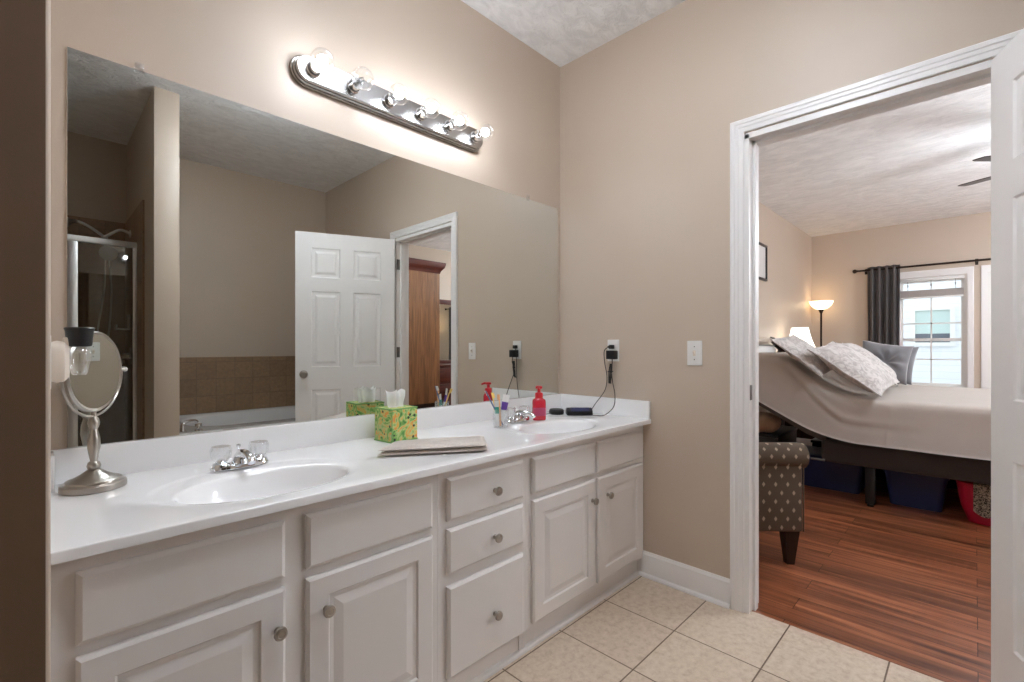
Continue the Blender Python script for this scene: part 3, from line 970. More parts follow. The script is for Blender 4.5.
def stadium(hl, r, y, n=14):
    pts = []
    for k in range(n + 1): a = -PI / 2 + PI * k / n; pts.append(Vector((LX + hl + r * math.cos(a), y, LZ + r * math.sin(a))))
    for k in range(n + 1): a = PI / 2 + PI * k / n; pts.append(Vector((LX - hl + r * math.cos(a), y, LZ + r * math.sin(a))))
    return pts


b = B()
hl = 0.449 - 0.056
st = [(0.056, -0.0005), (0.056, -0.010), (0.053, -0.013), (0.051, -0.013), (0.051, -0.022), (0.048, -0.026), (0.046, -0.026), (0.046, -0.036), (0.042, -0.041), (0.036, -0.041)]
b.loops([stadium(hl, r_, y) for r_, y in st])
obj('back_plate', b, 'bar_metal', lb, sharp=0.35)
for k in range(6):
    x = LX - 0.381 + 0.1524 * k
    b = B(); b.lathe([(0.026, 0), (0.026, 0.003), (0.0225, 0.006), (0.0225, 0.030), (0.021, 0.034), (0.0, 0.034)], (x, -0.041, LZ), (0, -1, 0), 28)
    sk = obj('socket', b, 'chrome', lb)
    b = B(); yb = -0.041 - 0.034
    prof = [(0.013, 0.0), (0.014, 0.008)]
    for q in range(1, 15):
        a = -PI / 2 + 0.36 + (PI - 0.36) * q / 14
        prof.append((0.040 * math.cos(a) if q < 14 else 0.0, 0.0425 + 0.040 * math.sin(a)))
    b.lathe(prof, (x, yb, LZ), (0, -1, 0), 28)
    bulb = obj('bulb', b, 'bulbglass', lb)
    b = B()
    if k == 1:
        b.tube([(x - 0.006, yb - 0.002, LZ), (x - 0.009, yb - 0.035, LZ), (x, yb - 0.042, LZ + 0.004), (x + 0.009, yb - 0.035, LZ), (x + 0.006, yb - 0.002, LZ)], 0.0022, 8)
        b.lathe([(0.006, 0), (0.004, 0.02), (0, 0.022)], (x, yb, LZ), (0, -1, 0), 12)
        obj('filament', b, 'filament_off', bulb)
    else:
        b.sphere((x, yb - 0.0425, LZ), 0.018, 16, 10)
        obj('glowing_core', b, 'filament_on', bulb)

cl = thing('ceiling_fill', 'unseen round white fill light added on the bathroom ceiling', 'fill light', (-1.15, -1.20, 2.58))  # added out of view to fill the bathroom with light
b = B(); b.lathe([(0.08, 2.79), (0.08, 2.772), (0.02, 2.765), (0.012, 2.70), (0.03, 2.695), (0.03, 2.685), (0.0, 2.685)], (-1.15, -1.20, 0), seg=40); obj('base_pan', b, 'nickel', cl)
b = B(); b.lathe([(0.03, 2.688), (0.140, 2.680), (0.165, 2.665), (0.155, 2.63), (0.115, 2.60), (0.06, 2.583), (0.0, 2.578)], (-1.15, -1.20, 0), seg=40); obj('glass_bowl', b, 'filldome', cl)

# ------------------------------------------------------------------ right wall plates, charger and clock
def plate(b, x, y, z, nx, w_=0.070, h_=0.115):
    b.box(min(x, x + nx * 0.006), max(x, x + nx * 0.006), y - w_ / 2, y + w_ / 2, z - h_ / 2, z + h_ / 2, 0.002)


t = thing('light_switch', 'single white toggle light switch on the taupe wall beside the doorway', 'switch', (0, -0.801, 1.065))
b = B(); plate(b, 0, -0.801, 1.122, -1); obj('switch_plate', b, 'white_plastic', t)
b = B(); b.box(-0.0075, -0.005, -0.807, -0.795, 1.109, 1.135, 0.0008); b.box(-0.017, -0.006, -0.8055, -0.7965, 1.120, 1.132, 0.0015); obj('toggle', b, 'frost', t)
for z in (1.092, 1.152):
    b = B(); b.lathe([(0.003, 0), (0.0028, 0.001), (0, 0.0012)], (-0.006, -0.801, z), (-1, 0, 0), 10); obj('screw', b, 'steel', t)


def outlet(label, x, y, z, nx):
    t = thing('wall_outlet', label, 'outlet', (x, y, z - 0.0575))
    b = B(); plate(b, x, y, z, nx); obj('outlet_plate', b, 'white_plastic', t)
    for dz in (0.0195, -0.0195):
        b = B()
        b.lathe([(0.0165, 0), (0.0165, 0.0015), (0, 0.0015)], (x + nx * 0.006, y, z + dz), (nx, 0, 0), 20)
        r = obj('receptacle', b, 'white_plastic', t)
        b = B()
        for dy in (-0.006, 0.006): b.box(x + nx * 0.0074 - 0.0003, x + nx * 0.0074 + 0.0003, y + dy - 0.001, y + dy + 0.001, z + dz - 0.001, z + dz + 0.007)
        obj('slot', b, 'dark_slot', r, flat=True)
    return t


outlet('white wall outlet with black plugs, above the counter corner', 0, -0.362, 1.132, -1)
ad = thing('power_adapter', 'black plug adapter with bundled cord in the wall outlet', 'charger', (-0.03, -0.362, 0.95))
b = B(); b.box(-0.045, -0.0085, -0.394, -0.342, 1.086, 1.132, 0.004); obj('adapter_body', b, 'black', ad)
b = B(); pts = [(-0.03, -0.372, 1.09), (-0.035, -0.375, 1.06), (-0.030, -0.368, 1.02), (-0.026, -0.372, 0.965)]
b.tube(smooth_path(pts), 0.0025, 8)
for k in range(5):
    dy = -0.006 + 0.003 * k
    b.tube(smooth_path([(-0.030, -0.366 + dy, 1.062), (-0.032 - 0.004 * (k % 2), -0.362 + dy * 1.5, 1.02), (-0.030, -0.357 + dy, 0.968), (-0.024, -0.355 + dy, 0.958)]), 0.0024, 8)
b.tube([(-0.042, -0.362, 1.022), (-0.034, -0.348, 1.02), (-0.022, -0.36, 1.02), (-0.03, -0.376, 1.022), (-0.042, -0.362, 1.022)], 0.0028, 8)
obj('bundled_cord', b, 'cord', ad)
b = B(); b.tube(smooth_path([(-0.028, -0.372, 0.97), (-0.040, -0.395, 0.90), (-0.062, -0.400, 0.84), (-0.092, -0.365, 0.798), (-0.112, -0.322, 0.7945), (-0.118, -0.284, 0.7945)]), 0.0022, 8); obj('trailing_cord', b, 'cord', ad)
pl = thing('cord_plug', 'small black plug in the upper socket with a thin cord to the counter', 'plug', (-0.02, -0.362, 0.795))
b = B(); b.box(-0.034, -0.0085, -0.374, -0.350, 1.140, 1.162, 0.004); b.lathe([(0.008, 0), (0.004, 0.014), (0, 0.014)], (-0.03, -0.36, 1.151), (-0.5, 0.85, 0), 12); obj('plug_body', b, 'black', pl)
b = B(); b.tube(smooth_path([(-0.034, -0.352, 1.150), (-0.046, -0.334, 1.13), (-0.040, -0.332, 1.07), (-0.030, -0.340, 0.99), (-0.035, -0.330, 0.92), (-0.062, -0.290, 0.85), (-0.080, -0.262, 0.800), (-0.083, -0.235, 0.7945)]), 0.0022, 8); obj('thin_cord', b, 'cord', pl)

ck = thing('alarm_clock', 'low black digital clock with blue display on the counter by the wall', 'clock', (-0.135, -0.235, ZC + 0.0008), -0.78)
b = B()
lp = []
for x in (-0.068, 0.068):
    lp.append([Vector((x, -0.034, 0)), Vector((x, -0.030, 0.022)), Vector((x, -0.006, 0.038)), Vector((x, 0.022, 0.036)), Vector((x, 0.034, 0.012)), Vector((x, 0.034, 0))])
b.loops(lp); bmesh.ops.bevel(b.bm, geom=list(b.bm.edges), offset=0.003, segments=2, affect='EDGES')
obj('clock_case', b, 'black', ck, local=True)
b = B(); b.loops([[Vector((x, -0.0312, 0.0225)), Vector((x, -0.0082, 0.0383)), Vector((x, -0.0092, 0.0400)), Vector((x, -0.0322, 0.0242))] for x in (-0.046, 0.050)])
dsp = obj('display', b, 'display', ck, local=True, flat=True)
pk = thing('charging_puck', 'round dark grey gadget beside the digital clock in the counter corner', 'gadget', (-0.195, -0.130, ZC))
b = B(); b.lathe([(0.036, 0), (0.040, 0.006), (0.040, 0.020), (0.035, 0.027), (0, 0.030)], (-0.195, -0.130, ZC + 0.0008), seg=32); obj('puck_body', b, 'cord', pk)
b = B(); b.tube(smooth_path([(-0.234, -0.128, 0.798), (-0.262, -0.112, 0.7945), (-0.300, -0.105, 0.7945), (-0.335, -0.115, 0.7945)]), 0.002, 8); obj('puck_cord', b, 'cord', pk)

# ------------------------------------------------------------------ things on the counter
# soap
sp = thing('soap_bottle', 'red foaming hand soap bottle with pump on the counter', 'soap', (-0.408, -0.192, ZC))
c = Vector((-0.408, -0.192, ZC)); n = 32
def rrect(a, bb, z, e=0.55):
    out = []
    for k in range(n):
        th = 2 * PI * k / n; cs, sn = math.cos(th), math.sin(th)
        x, y = math.copysign(abs(cs) ** e, cs) * a, math.copysign(abs(sn) ** e, sn) * bb
        q = -0.65
        out.append(c + Vector((x * math.cos(q) - y * math.sin(q), x * math.sin(q) + y * math.cos(q), z)))
    return out
b = B(); b.loops([rrect(0.030, 0.022, 0.0), rrect(0.033, 0.025, 0.004), rrect(0.033, 0.025, 0.090), rrect(0.031, 0.023, 0.099), rrect(0.022, 0.019, 0.105, 0.8), rrect(0.019, 0.018, 0.108, 1.0)])
obj('bottle', b, 'soapred', sp)
b = B(); b.loops([rrect(0.0335, 0.0255, 0.022)[18:31], rrect(0.0335, 0.0255, 0.062)[18:31]], False, False, closed=False)
bmesh.ops.solidify(b.bm, geom=list(b.bm.faces), thickness=0.0004)
obj('label', b, 'pinklabel', sp)
b = B(); b.lathe([(0.0195, 0.108), (0.0195, 0.130), (0.017, 0.134), (0.008, 0.137), (0.008, 0.152), (0.017, 0.155), (0.017, 0.164), (0.013, 0.167), (0, 0.168)], c, seg=28)
b.tube([c + Vector((0.005, 0, 0.161)), c + Vector((-0.018, -0.014, 0.161)), c + Vector((-0.030, -0.024, 0.155))], [0.007, 0.006, 0.0045], 10)
obj('pump', b, 'soapcap', sp)

# tissue box
ts = thing('tissue_box', 'cube tissue box with green floral print on the counter', 'tissue box', (-1.176, -0.128, ZC + 0.0008), 0.10)
b = B(); b.box(-0.060, 0.060, -0.055, 0.055, 0, 0.126, 0.0025); obj('box', b, 'floral', ts, local=True)
b = B()
for bx in ((-0.061, 0.061, -0.0562, -0.050, 0.1225, 0.1272), (-0.061, 0.061, 0.050, 0.0562, 0.1225, 0.1272), (-0.0612, -0.055, -0.05, 0.05, 0.1225, 0.1272), (0.055, 0.0612, -0.05, 0.05, 0.1225, 0.1272),
           (-0.0612, 0.0612, -0.0562, -0.0545, 0, 0.005), (-0.0612, -0.0595, -0.0562, 0.0562, 0, 0.005), (-0.0612, -0.0585, -0.0562, -0.0535, 0.005, 0.1225)):
    b.box(*bx)
obj('edge_band', b, 'cardgreen', ts, local=True, flat=True)
b = B()
def tis(u, v):
    x = (u - 0.5) * (0.062 + 0.020 * v); z = 0.118 + 0.078 * v - 0.010 * v * abs(math.sin(u * 7.0))
    y = 0.012 * math.sin(u * 9 + 1.0) * (0.4 + 0.6 * v) + 0.010 * (v - 0.5) + 0.004 * math.sin(v * 6)
    return Vector((x, y, z))
b.grid(tis, 24, 14); bmesh.ops.solidify(b.bm, geom=list(b.bm.faces), thickness=0.003)
b.grid(lambda u, v: tis(u, v * 0.9) + Vector((0.006, 0.014 * (1 - 0.3 * v), 0)), 24, 14)
obj('tissue', b, 'tissue', ts, local=True)

# folded towel
tw = B()
P0, P1, P2, P3 = (Vector((-1.385, -0.350, 0)), Vector((-1.075, -0.548, 0)), Vector((-0.968, -0.408, 0)), Vector((-1.262, -0.262, 0)))
def layer(z0, th, inset, seed):
    def base(u, v):
        a = P0.lerp(P1, u); d = P3.lerp(P2, u)
        p = a.lerp(d, v)
        return p
    nu, nv = 36, 14
    V = []
    def f(side):
        def g_(u, v):
            uu = inset + u * (1 - 2 * inset); vv = inset + v * (1 - 2 * inset)
            p = base(uu, vv)
            e = min(u, 1 - u) * 20; e2 = min(v, 1 - v) * 8
            r_ = min(1.0, e) ** 0.5 * min(1.0, e2) ** 0.5
            wob = 0.0020 * noise.noise(Vector((p.x * 22 + seed, p.y * 22, 0)))
            z = z0 + th / 2 + side * (th / 2 * r_) + (wob if side > 0 else 0)
            return Vector((p.x + 0.003 * noise.noise(Vector((v * 5, seed, u * 3))), p.y, z))
        return g_
    tw.grid(f(-1), nu, nv); tw.grid(f(1), nu, nv)
layer(ZC + 0.001, 0.016, 0.0, 1); layer(ZC + 0.0165, 0.014, 0.008, 5)
bmesh.ops.remove_doubles(tw.bm, verts=tw.bm.verts, dist=2e-4)
o = obj('folded_towel', tw, 'towel'); tag(o, 'folded taupe towel lying on the counter edge in front of the tissue box', 'towel')

# cup with toothbrushes
cupc = Vector((-0.702, -0.222, ZC + 0.0008))
cup = thing('toothbrush_cup', 'clear tumbler holding toothbrushes and toothpaste on the counter', 'cup', cupc)
b = B(); b.lathe([(0.0, 0.0), (0.033, 0.0), (0.034, 0.004), (0.036, 0.082), (0.034, 0.083), (0.032, 0.008), (0.0, 0.006)], cupc, seg=32); obj('tumbler', b, 'clear', cup)


def brush(label, col, tip, foot, head):
    p0 = cupc + Vector(foot); p1 = cupc + Vector(tip)
    t = thing('toothbrush', label, 'toothbrush', p0, 0, 'brushes and tubes in the tumbler')
    d = (p1 - p0)
    b = B(); b.tube(smooth_path([p0, p0 + d * 0.35 + Vector((0.001, 0.001, 0)), p0 + d * 0.7, p1], 5), [0.0045] * 6 + [0.0035] * 5 + [0.003] * 5, 8); obj('handle', b, col, t)
    b = B(); side = d.cross(Vector((0, 0, 1))).normalized()
    for k in range(5):
        q = p1 - d.normalized() * (0.003 + 0.005 * k)
        b.tube([q, q + side * 0.012], 0.0028, 6)
    obj('bristles', b, head, t)


brush('blue-grey toothbrush leaning in the clear tumbler', 'bluegrey', (-0.062, 0.030, 0.165), (0.010, -0.004, 0.010), 'white_plastic')
brush('yellow toothbrush in the clear tumbler, nearest the wall mirror', 'yellow', (0.006, 0.066, 0.150), (-0.004, 0.000, 0.010), 'yellow')
brush('peach toothbrush standing up in the clear tumbler', 'orange', (-0.020, -0.012, 0.150), (-0.012, -0.012, 0.010), 'orange')


def tube_paste(label, col, top_, foot):
    p0 = cupc + Vector(foot); p1 = cupc + Vector(top_); d = p1 - p0
    t = thing('toothpaste_tube', label, 'toothpaste', p0, 0, 'brushes and tubes in the tumbler')
    sd = d.cross(Vector((0.6, 0.8, 0))).normalized(); fr = sd.cross(d.normalized())
    b = B(); lps = []
    for k in range(7):
        u = k / 6; w_ = 0.010 + 0.006 * u; th = 0.010 * (1 - u) + 0.0012
        lps.append([p0 + d * (0.12 + 0.88 * u) + sd * (w_ * math.cos(a * PI / 8)) + fr * (th * math.sin(a * PI / 8)) for a in range(16)])
    b.loops(lps); body = obj('tube_body', b, 'white_plastic', t)
    b = B(); lps = []
    for u in (0.42, 0.72):
        w_ = 0.0105 + 0.006 * u; th = 0.0105 * (1 - u) + 0.0017
        lps.append([p0 + d * (0.12 + 0.88 * u) + sd * (w_ * math.cos(a * PI / 8)) + fr * (th * math.sin(a * PI / 8)) for a in range(16)])
    b.loops(lps); obj('print_band', b, col, body)
    b = B(); b.lathe([(0.010, 0), (0.009, 0.016)], p0, d, 16); obj('cap', b, 'white_plastic', t)


tube_paste('toothpaste tube with teal band in the clear tumbler', 'teal', (-0.014, 0.004, 0.120), (-0.010, 0.006, 0.010))
tube_paste('toothpaste tube with purple band in the clear tumbler', 'purple', (0.034, -0.004, 0.145), (0.008, 0.004, 0.010))

# makeup mirror on stand
mc = Vector((-2.056, -0.132, ZC + 0.0008))
mk = thing('makeup_mirror', 'round brushed nickel makeup mirror on a pedestal at the counter end', 'mirror', mc)
b = B(); b.lathe([(0.064, 0), (0.066, 0.002), (0.066, 0.014), (0.063, 0.017), (0.057, 0.018), (0.056, 0.023), (0.053, 0.025), (0.047, 0.026), (0.028, 0.037), (0.016, 0.046), (0.011, 0.049), (0, 0.049)], mc, seg=48); obj('base', b, 'nickel', mk)
b = B(); b.lathe([(0.009, 0.045), (0.012, 0.049), (0.0145, 0.057), (0.012, 0.066), (0.0075, 0.070), (0.010, 0.084), (0.0135, 0.105), (0.0125, 0.128), (0.0075, 0.150), (0.010, 0.156), (0.0125, 0.166), (0.010, 0.177), (0.006, 0.182), (0.0055, 0.195), (0, 0.196)], mc, seg=28); obj('pedestal', b, 'nickel', mk)
nv = Vector((0.823, -0.568, 0.0)); tv = Vector((0.568, 0.823, 0.0)); dc = mc + Vector((0, 0, 0.297))
R = 0.103
b = B(); pts = []
for k in range(25):
    a = PI + PI * k / 24
    pts.append(dc + tv * ((R + 0.009) * math.cos(a)) + Vector((0, 0, (R + 0.010) * math.sin(a))))
b.tube(pts, 0.0034, 10)
for s in (-1, 1):
    b.tube([dc + tv * s * (R - 0.004), dc + tv * s * (R + 0.022)], 0.004, 8); b.sphere(dc + tv * s * (R + 0.024), 0.0065, 12, 8)
b.tube([dc - Vector((0, 0, R + 0.006)), mc + Vector((0, 0, 0.18))], 0.006, 10)
obj('yoke', b, 'nickel', mk)
b = B(); b.lathe([(R - 0.010, 0.006), (R - 0.004, 0.008), (R, 0.004), (R, -0.004), (R - 0.004, -0.008), (R - 0.010, -0.006)], dc, nv, 56); fr = obj('rim', b, 'nickel', mk)
b = B(); b.lathe([(R - 0.008, -0.0055), (R - 0.008, 0.0062), (0, 0.0062)], dc, nv, 56); obj('mirror_face', b, 'mirror', fr)

# outlet + plug-in air freshener on the end wall
outlet('white outlet behind the plug-in air freshener on the end wall', -2.143, -0.300, 1.118, 1)
af = thing('air_freshener', 'plug-in air freshener with black cap and clear bottle on the end wall', 'air freshener', (-2.10, -0.300, 1.07))
b = B(); n = 28
def afl(x, a, h_): return [Vector((x, -0.300 + a * math.copysign(abs(math.cos(2 * PI * k / n)) ** 0.7, math.cos(2 * PI * k / n)), 1.118 + h_ * math.copysign(abs(math.sin(2 * PI * k / n)) ** 0.7, math.sin(2 * PI * k / n)))) for k in range(n)]
b.loops([afl(-2.139, 0.026, 0.042), afl(-2.128, 0.030, 0.046), afl(-2.116, 0.028, 0.044), afl(-2.108, 0.020, 0.034)]); obj('plug_housing', b, 'frost', af)
ac = Vector((-2.091, -0.300, 0))
b = B(); b.lathe([(0.0155, 1.150), (0.0215, 1.152), (0.0245, 1.186), (0.0265, 1.192), (0.024, 1.194), (0.018, 1.190), (0, 1.188)], ac, seg=28); obj('cap', b, 'black', af)
b = B(); b.lathe([(0, 1.088), (0.011, 1.088), (0.014, 1.092), (0.021, 1.132), (0.018, 1.144), (0.012, 1.150), (0, 1.150)], ac, seg=24); bt = obj('bottle', b, 'clear', af)
b = B(); b.lathe([(0, 1.091), (0.010, 1.092), (0.015, 1.112), (0, 1.112)], ac, seg=20); obj('liquid', b, 'clear', bt)
b = B(); b.box(-2.118, -2.095, -0.312, -0.288, 1.150, 1.172, 0.004); obj('bracket', b, 'frost', af)

# ------------------------------------------------------------------ tub, tile and shower (seen in the mirror)
tub = thing('bathtub', 'white garden bathtub in the alcove between partition and door wall', 'bathtub', (-0.755, -2.67, 0))
b = B(); bm = b.bm
def tl(x0, x1, y0, y1, z, r_, n=10):
    pts = []
    for cx_, cy_, a0 in ((x1 - r_, y1 - r_, 0), (x0 + r_, y1 - r_, PI / 2), (x0 + r_, y0 + r_, PI), (x1 - r_, y0 + r_, 1.5 * PI)):
        for k in range(n + 1):
            a = a0 + k / n * PI / 2; pts.append(Vector((cx_ + r_ * math.cos(a), cy_ + r_ * math.sin(a), z)))
    return pts
b.loops([tl(-1.50, -0.004, -3.184, -2.13, 0, 0.01), tl(-1.50, -0.004, -3.184, -2.13, 0.545, 0.01), tl(-1.497, -0.007, -3.181, -2.133, 0.560, 0.02), tl(-1.36, -0.14, -3.04, -2.31, 0.560, 0.26), tl(-1.345, -0.155, -3.025, -2.325, 0.545, 0.25), tl(-1.27, -0.26, -2.97, -2.40, 0.16, 0.22), tl(-1.20, -0.32, -2.90, -2.46, 0.12, 0.18)])
obj('tub_shell', b, 'porcelain', tub, sharp=0.8)
b = B(); o_ = Vector((-1.445, -2.19, 0.56))
b.lathe([(0.024, 0), (0.024, 0.006), (0.016, 0.010), (0.013, 0.045), (0, 0.047)], o_, seg=20)
b.tube(smooth_path([o_ + Vector(p) for p in ((0, 0, 0.02), (0, 0, 0.05), (0.03, -0.02, 0.068), (0.08, -0.06, 0.065), (0.10, -0.075, 0.050))], 5), 0.011, 12)
obj('tub_spout', b, 'chrome', tub)
for dx, dy in ((-0.02, -0.11), (0.09, 0.015)):
    b = B(); b.lathe([(0.024, 0), (0.022, 0.010), (0.010, 0.016), (0.010, 0.03), (0.022, 0.034), (0.022, 0.050), (0, 0.052)], o_ + Vector((dx, dy, 0)), seg=20); obj('tub_handle', b, 'chrome', tub)
b = B()
b.box(-1.505, 0.0, -3.19, -3.181, 0.56, 1.06); b.box(-0.009, 0.0, -3.181, -2.13, 0.56, 1.06); b.box(-1.505, -1.496, -3.181, -2.13, 0.56, 1.06)
struct('trim_4', b, 'walltile', flat=True)
b = B()
b.box(-2.75, -1.64, -3.19, -3.178, 0.06, 2.15); b.box(-1.652, -1.64, -3.178, -2.30, 0.06, 2.15)
struct('trim_5', b, 'walltile', flat=True)
b = B(); b.box(-2.87, -2.75, -3.19, -1.95, 0, H); struct('wall_shower_west', b, 'wall', flat=True)
b = B(); b.box(-2.75, -1.652, -3.178, -2.60, 0, 0.06); b.box(-2.75, -1.652, -2.60, -2.50, 0, 0.10, 0.01); struct('trim_6', b, 'porcelain')
se = thing('shower_enclosure', 'chrome framed glass shower door beside the partition wall', 'shower', (-2.2, -2.55, 0.10))
for z0, z1 in ((1.855, 1.895), (0.10, 0.135)):
    b = B(); b.box(-2.75, -1.652, -2.565, -2.535, z0, z1, 0.003); obj('frame_rail', b, 'alu', se)
for x0, x1 in ((-2.75, -2.71), (-2.012, -1.962), (-1.676, -1.652)):
    b = B(); b.box(x0, x1, -2.568, -2.532, 0.135, 1.855, 0.003); obj('frame_post', b, 'alu', se)
b = B(); b.box(-1.962, -1.676, -2.553, -2.547, 0.135, 1.855); obj('glass_door', b, 'showerglass', se, flat=True)
b = B(); b.box(-2.71, -2.012, -2.553, -2.547, 0.135, 1.855); obj('fixed_pane', b, 'showerglass', se, flat=True)
sh = thing('twin_shower', 'chrome twin shower heads with a hanging hose inside the shower', 'shower head', (-1.66, -2.86, 1.95))
b = B()
a0 = Vector((-1.652, -2.86, 2.01))
b.lathe([(0.03, 0), (0.026, 0.008), (0, 0.010)], a0, (-1, 0, 0), 24)
b.tube(smooth_path([a0, a0 + Vector((-0.06, 0, 0.02)), a0 + Vector((-0.13, 0.0, -0.03)), a0 + Vector((-0.16, 0.0, -0.055))]), 0.010, 12)
b.tube(smooth_path([a0 + Vector((-0.15, 0, -0.05)), a0 + Vector((-0.22, 0.02, 0.0)), a0 + Vector((-0.28, 0.03, 0.03)), a0 + Vector((-0.32, 0.03, 0.035))]), 0.010, 12)
b.sphere(a0 + Vector((-0.15, 0, -0.052)), 0.02)
obj('shower_arm', b, 'alu', sh)
b = B(); b.lathe([(0.012, 0), (0.016, 0.03), (0.036, 0.055), (0.038, 0.07), (0, 0.072)], a0 + Vector((-0.30, 0.03, 0.038)), (-0.9, 0.1, -0.25), 28); obj('fixed_head', b, 'nickel', sh)
b = B(); b.lathe([(0.014, -0.04), (0.02, -0.01), (0.052, 0.005), (0.054, 0.02), (0, 0.022)], a0 + Vector((-0.13, 0.06, -0.17)), (-0.3, 0.9, -0.25), 28)
b.tube(smooth_path([a0 + Vector((-0.15, 0, -0.06)), a0 + Vector((-0.14, 0.02, -0.11)), a0 + Vector((-0.13, 0.05, -0.17))]), 0.010, 10); obj('hand_head', b, 'alu', sh)
b = B(); b.tube(smooth_path([a0 + Vector((-0.13, 0.04, -0.20)), a0 + Vector((-0.115, 0.03, -0.5)), a0 + Vector((-0.14, 0.0, -0.85)), a0 + Vector((-0.19, -0.02, -0.80)), a0 + Vector((-0.15, -0.01, -0.40)), a0 + Vector((-0.15, 0, -0.08))]), 0.006, 8); obj('hose', b, 'alu', sh)
sd_ = thing('soap_dish', 'small white soap shelf on the brown shower tile', 'soap dish', (-1.70, -2.95, 1.28))
b = B(); b.box(-1.735, -1.652, -3.02, -2.86, 1.28, 1.295, 0.004); b.box(-1.735, -1.729, -3.02, -2.86, 1.295, 1.32, 0.002); b.box(-1.668, -1.652, -3.0, -2.88, 1.295, 1.40, 0.003); obj('shelf', b, 'porcelain', sd_)
sv = thing('shower_valve', 'round chrome shower valve low on the brown shower wall', 'valve', (-1.66, -2.86, 1.1))
b = B(); b.lathe([(0.07, 0), (0.068, 0.006), (0.03, 0.012), (0.026, 0.05), (0, 0.052)], (-1.652, -2.86, 1.08), (-1, 0, 0), 32); obj('escutcheon', b, 'chrome', sv)
b = B(); b.tube([(-1.70, -2.86, 1.08), (-1.705, -2.86, 1.00)], [0.010, 0.007], 10); obj('lever', b, 'chrome', sv)

# ------------------------------------------------------------------ bedroom: bed
BX0, BX1 = 1.985, 3.93
def top_z(y):
    """upper outline of the raised adjustable mattress"""
    pts = [(-2.6, 0.775), (-1.25, 0.775), (-1.05, 0.790), (-0.90, 0.860), (-0.78, 0.960), (-0.67, 1.055), (-0.60, 1.085), (-0.48, 1.095), (-0.2, 1.095)]
    for (a, za), (c_, zc_) in zip(pts, pts[1:]):
        if a <= y <= c_:
            s_ = (y - a) / (c_ - a); return za + (zc_ - za) * s_
    return pts[0][1] if y < pts[0][0] else pts[-1][1]
def bot_z(y):
    pts = [(-2.6, 0.45), (-1.8, 0.452), (-1.09, 0.458), (-0.93, 0.490), (-0.794, 0.54), (-0.467, 0.718), (-0.2, 0.86)]
    for (a, za), (c_, zc_) in zip(pts, pts[1:]):
        if a <= y <= c_:
            s_ = (y - a) / (c_ - a); return za + (zc_ - za) * s_
    return pts[0][1] if y < pts[0][0] else pts[-1][1]
def sm(f, y, r_=0.06): return sum(f(y + k * r_ / 3) for k in range(-3, 4)) / 7

bed = thing('bed', 'wide adjustable bed on a dark brown base with its head end raised', 'bed', (2.96, -1.3, 0))
b = B(); b.box(BX0 + 0.03, BX1 - 0.03, -2.28, -0.90, 0.285, 0.455, 0.03, 3); obj('base', b, 'boxspring', bed)
b = B()
def deckloop(y, z, t_): return [Vector((x, y, z + s_)) for x, s_ in ((BX0 + 0.05, 0), (BX1 - 0.05, 0), (BX1 - 0.05, t_), (BX0 + 0.05, t_))]
b.loops([deckloop(-0.93, 0.43, 0.06), deckloop(-0.80, 0.48, 0.06), deckloop(-0.45, 0.675, 0.055), deckloop(-0.24, 0.79, 0.05)]); obj('raised_deck', b, 'deckgrey', bed, flat=True)
b = B(); b.loops([[Vector((x, y, z)) for x, z in ((BX0 + 0.02, sm(bot_z, y) + 0.05), (BX1 - 0.02, sm(bot_z, y) + 0.05), (BX1 - 0.02, sm(top_z, y) - 0.015), (BX0 + 0.02, sm(top_z, y) - 0.015))] for y in [-2.27 + 0.05 * k for k in range(41)]])
obj('mattress', b, 'mattress', bed)
for x, y in ((2.075, -1.195), (2.075, -2.15), (3.84, -1.195), (3.84, -2.15), (2.96, -1.195), (2.075, -0.20)):
    b = B(); b.box(x - 0.028, x + 0.028, y - 0.028, y + 0.028, 0.02, 0.31 if y < -0.9 else 0.80, 0.004); b.lathe([(0.02, 0), (0.02, 0.02)], (x, y, 0), seg=16); obj('leg', b, 'black', bed)
b = B(); b.tube([(2.0, -0.93, 0.30), (2.0, -0.84, 0.302)], 0.010, 8); obj('pivot_bar', b, 'steel', bed)

hb = thing('headboard', 'sleigh headboard of pale rails with a dark scrolled end post behind the bed', 'headboard', (3.0, -0.08, 0))
for x in (4.065, 1.86):
    b = B()
    pr_ = smooth_path([(0, -0.08, 0.0), (0, -0.085, 0.6), (0, -0.095, 1.02), (0, -0.115, 1.12), (0, -0.085, 1.19), (0, -0.055, 1.235), (0, -0.035, 1.245)], 6)
    s_ = -1 if x > 3 else 1
    pts = [Vector((x + s_ * (0.0 if p.z < 1.1 else (p.z - 1.1) * 1.6), p.y, p.z)) for p in pr_]
    b.tube(pts, [0.045] * 13 + [0.055] * 6 + [0.042] * 6 + [0.035] * 6 + [0.028] * (len(pts) - 31), 14)
    obj('end_post', b, 'darkwood', hb)
for z0, z1, m_, y in ((1.205, 1.252, 'taupewood', -0.045), (1.165, 1.178, 'steel', -0.06), (1.075, 1.09, 'darkwood', -0.07), (0.60, 0.66, 'darkwood', -0.07)):
    b = B(); b.box(1.90, 3.98, y - 0.016, y + 0.016, z0, z1, 0.004); obj('rail', b, m_, hb)
b = B(); b.box(1.90, 4.03, -0.060, -0.045, 0.66, 1.075); b.box(1.90, 4.0, -0.050, -0.040, 1.09, 1.165); obj('panel', b, 'white_plastic', hb, flat=True)  # white strips stand in for the lamplit wall between the rails

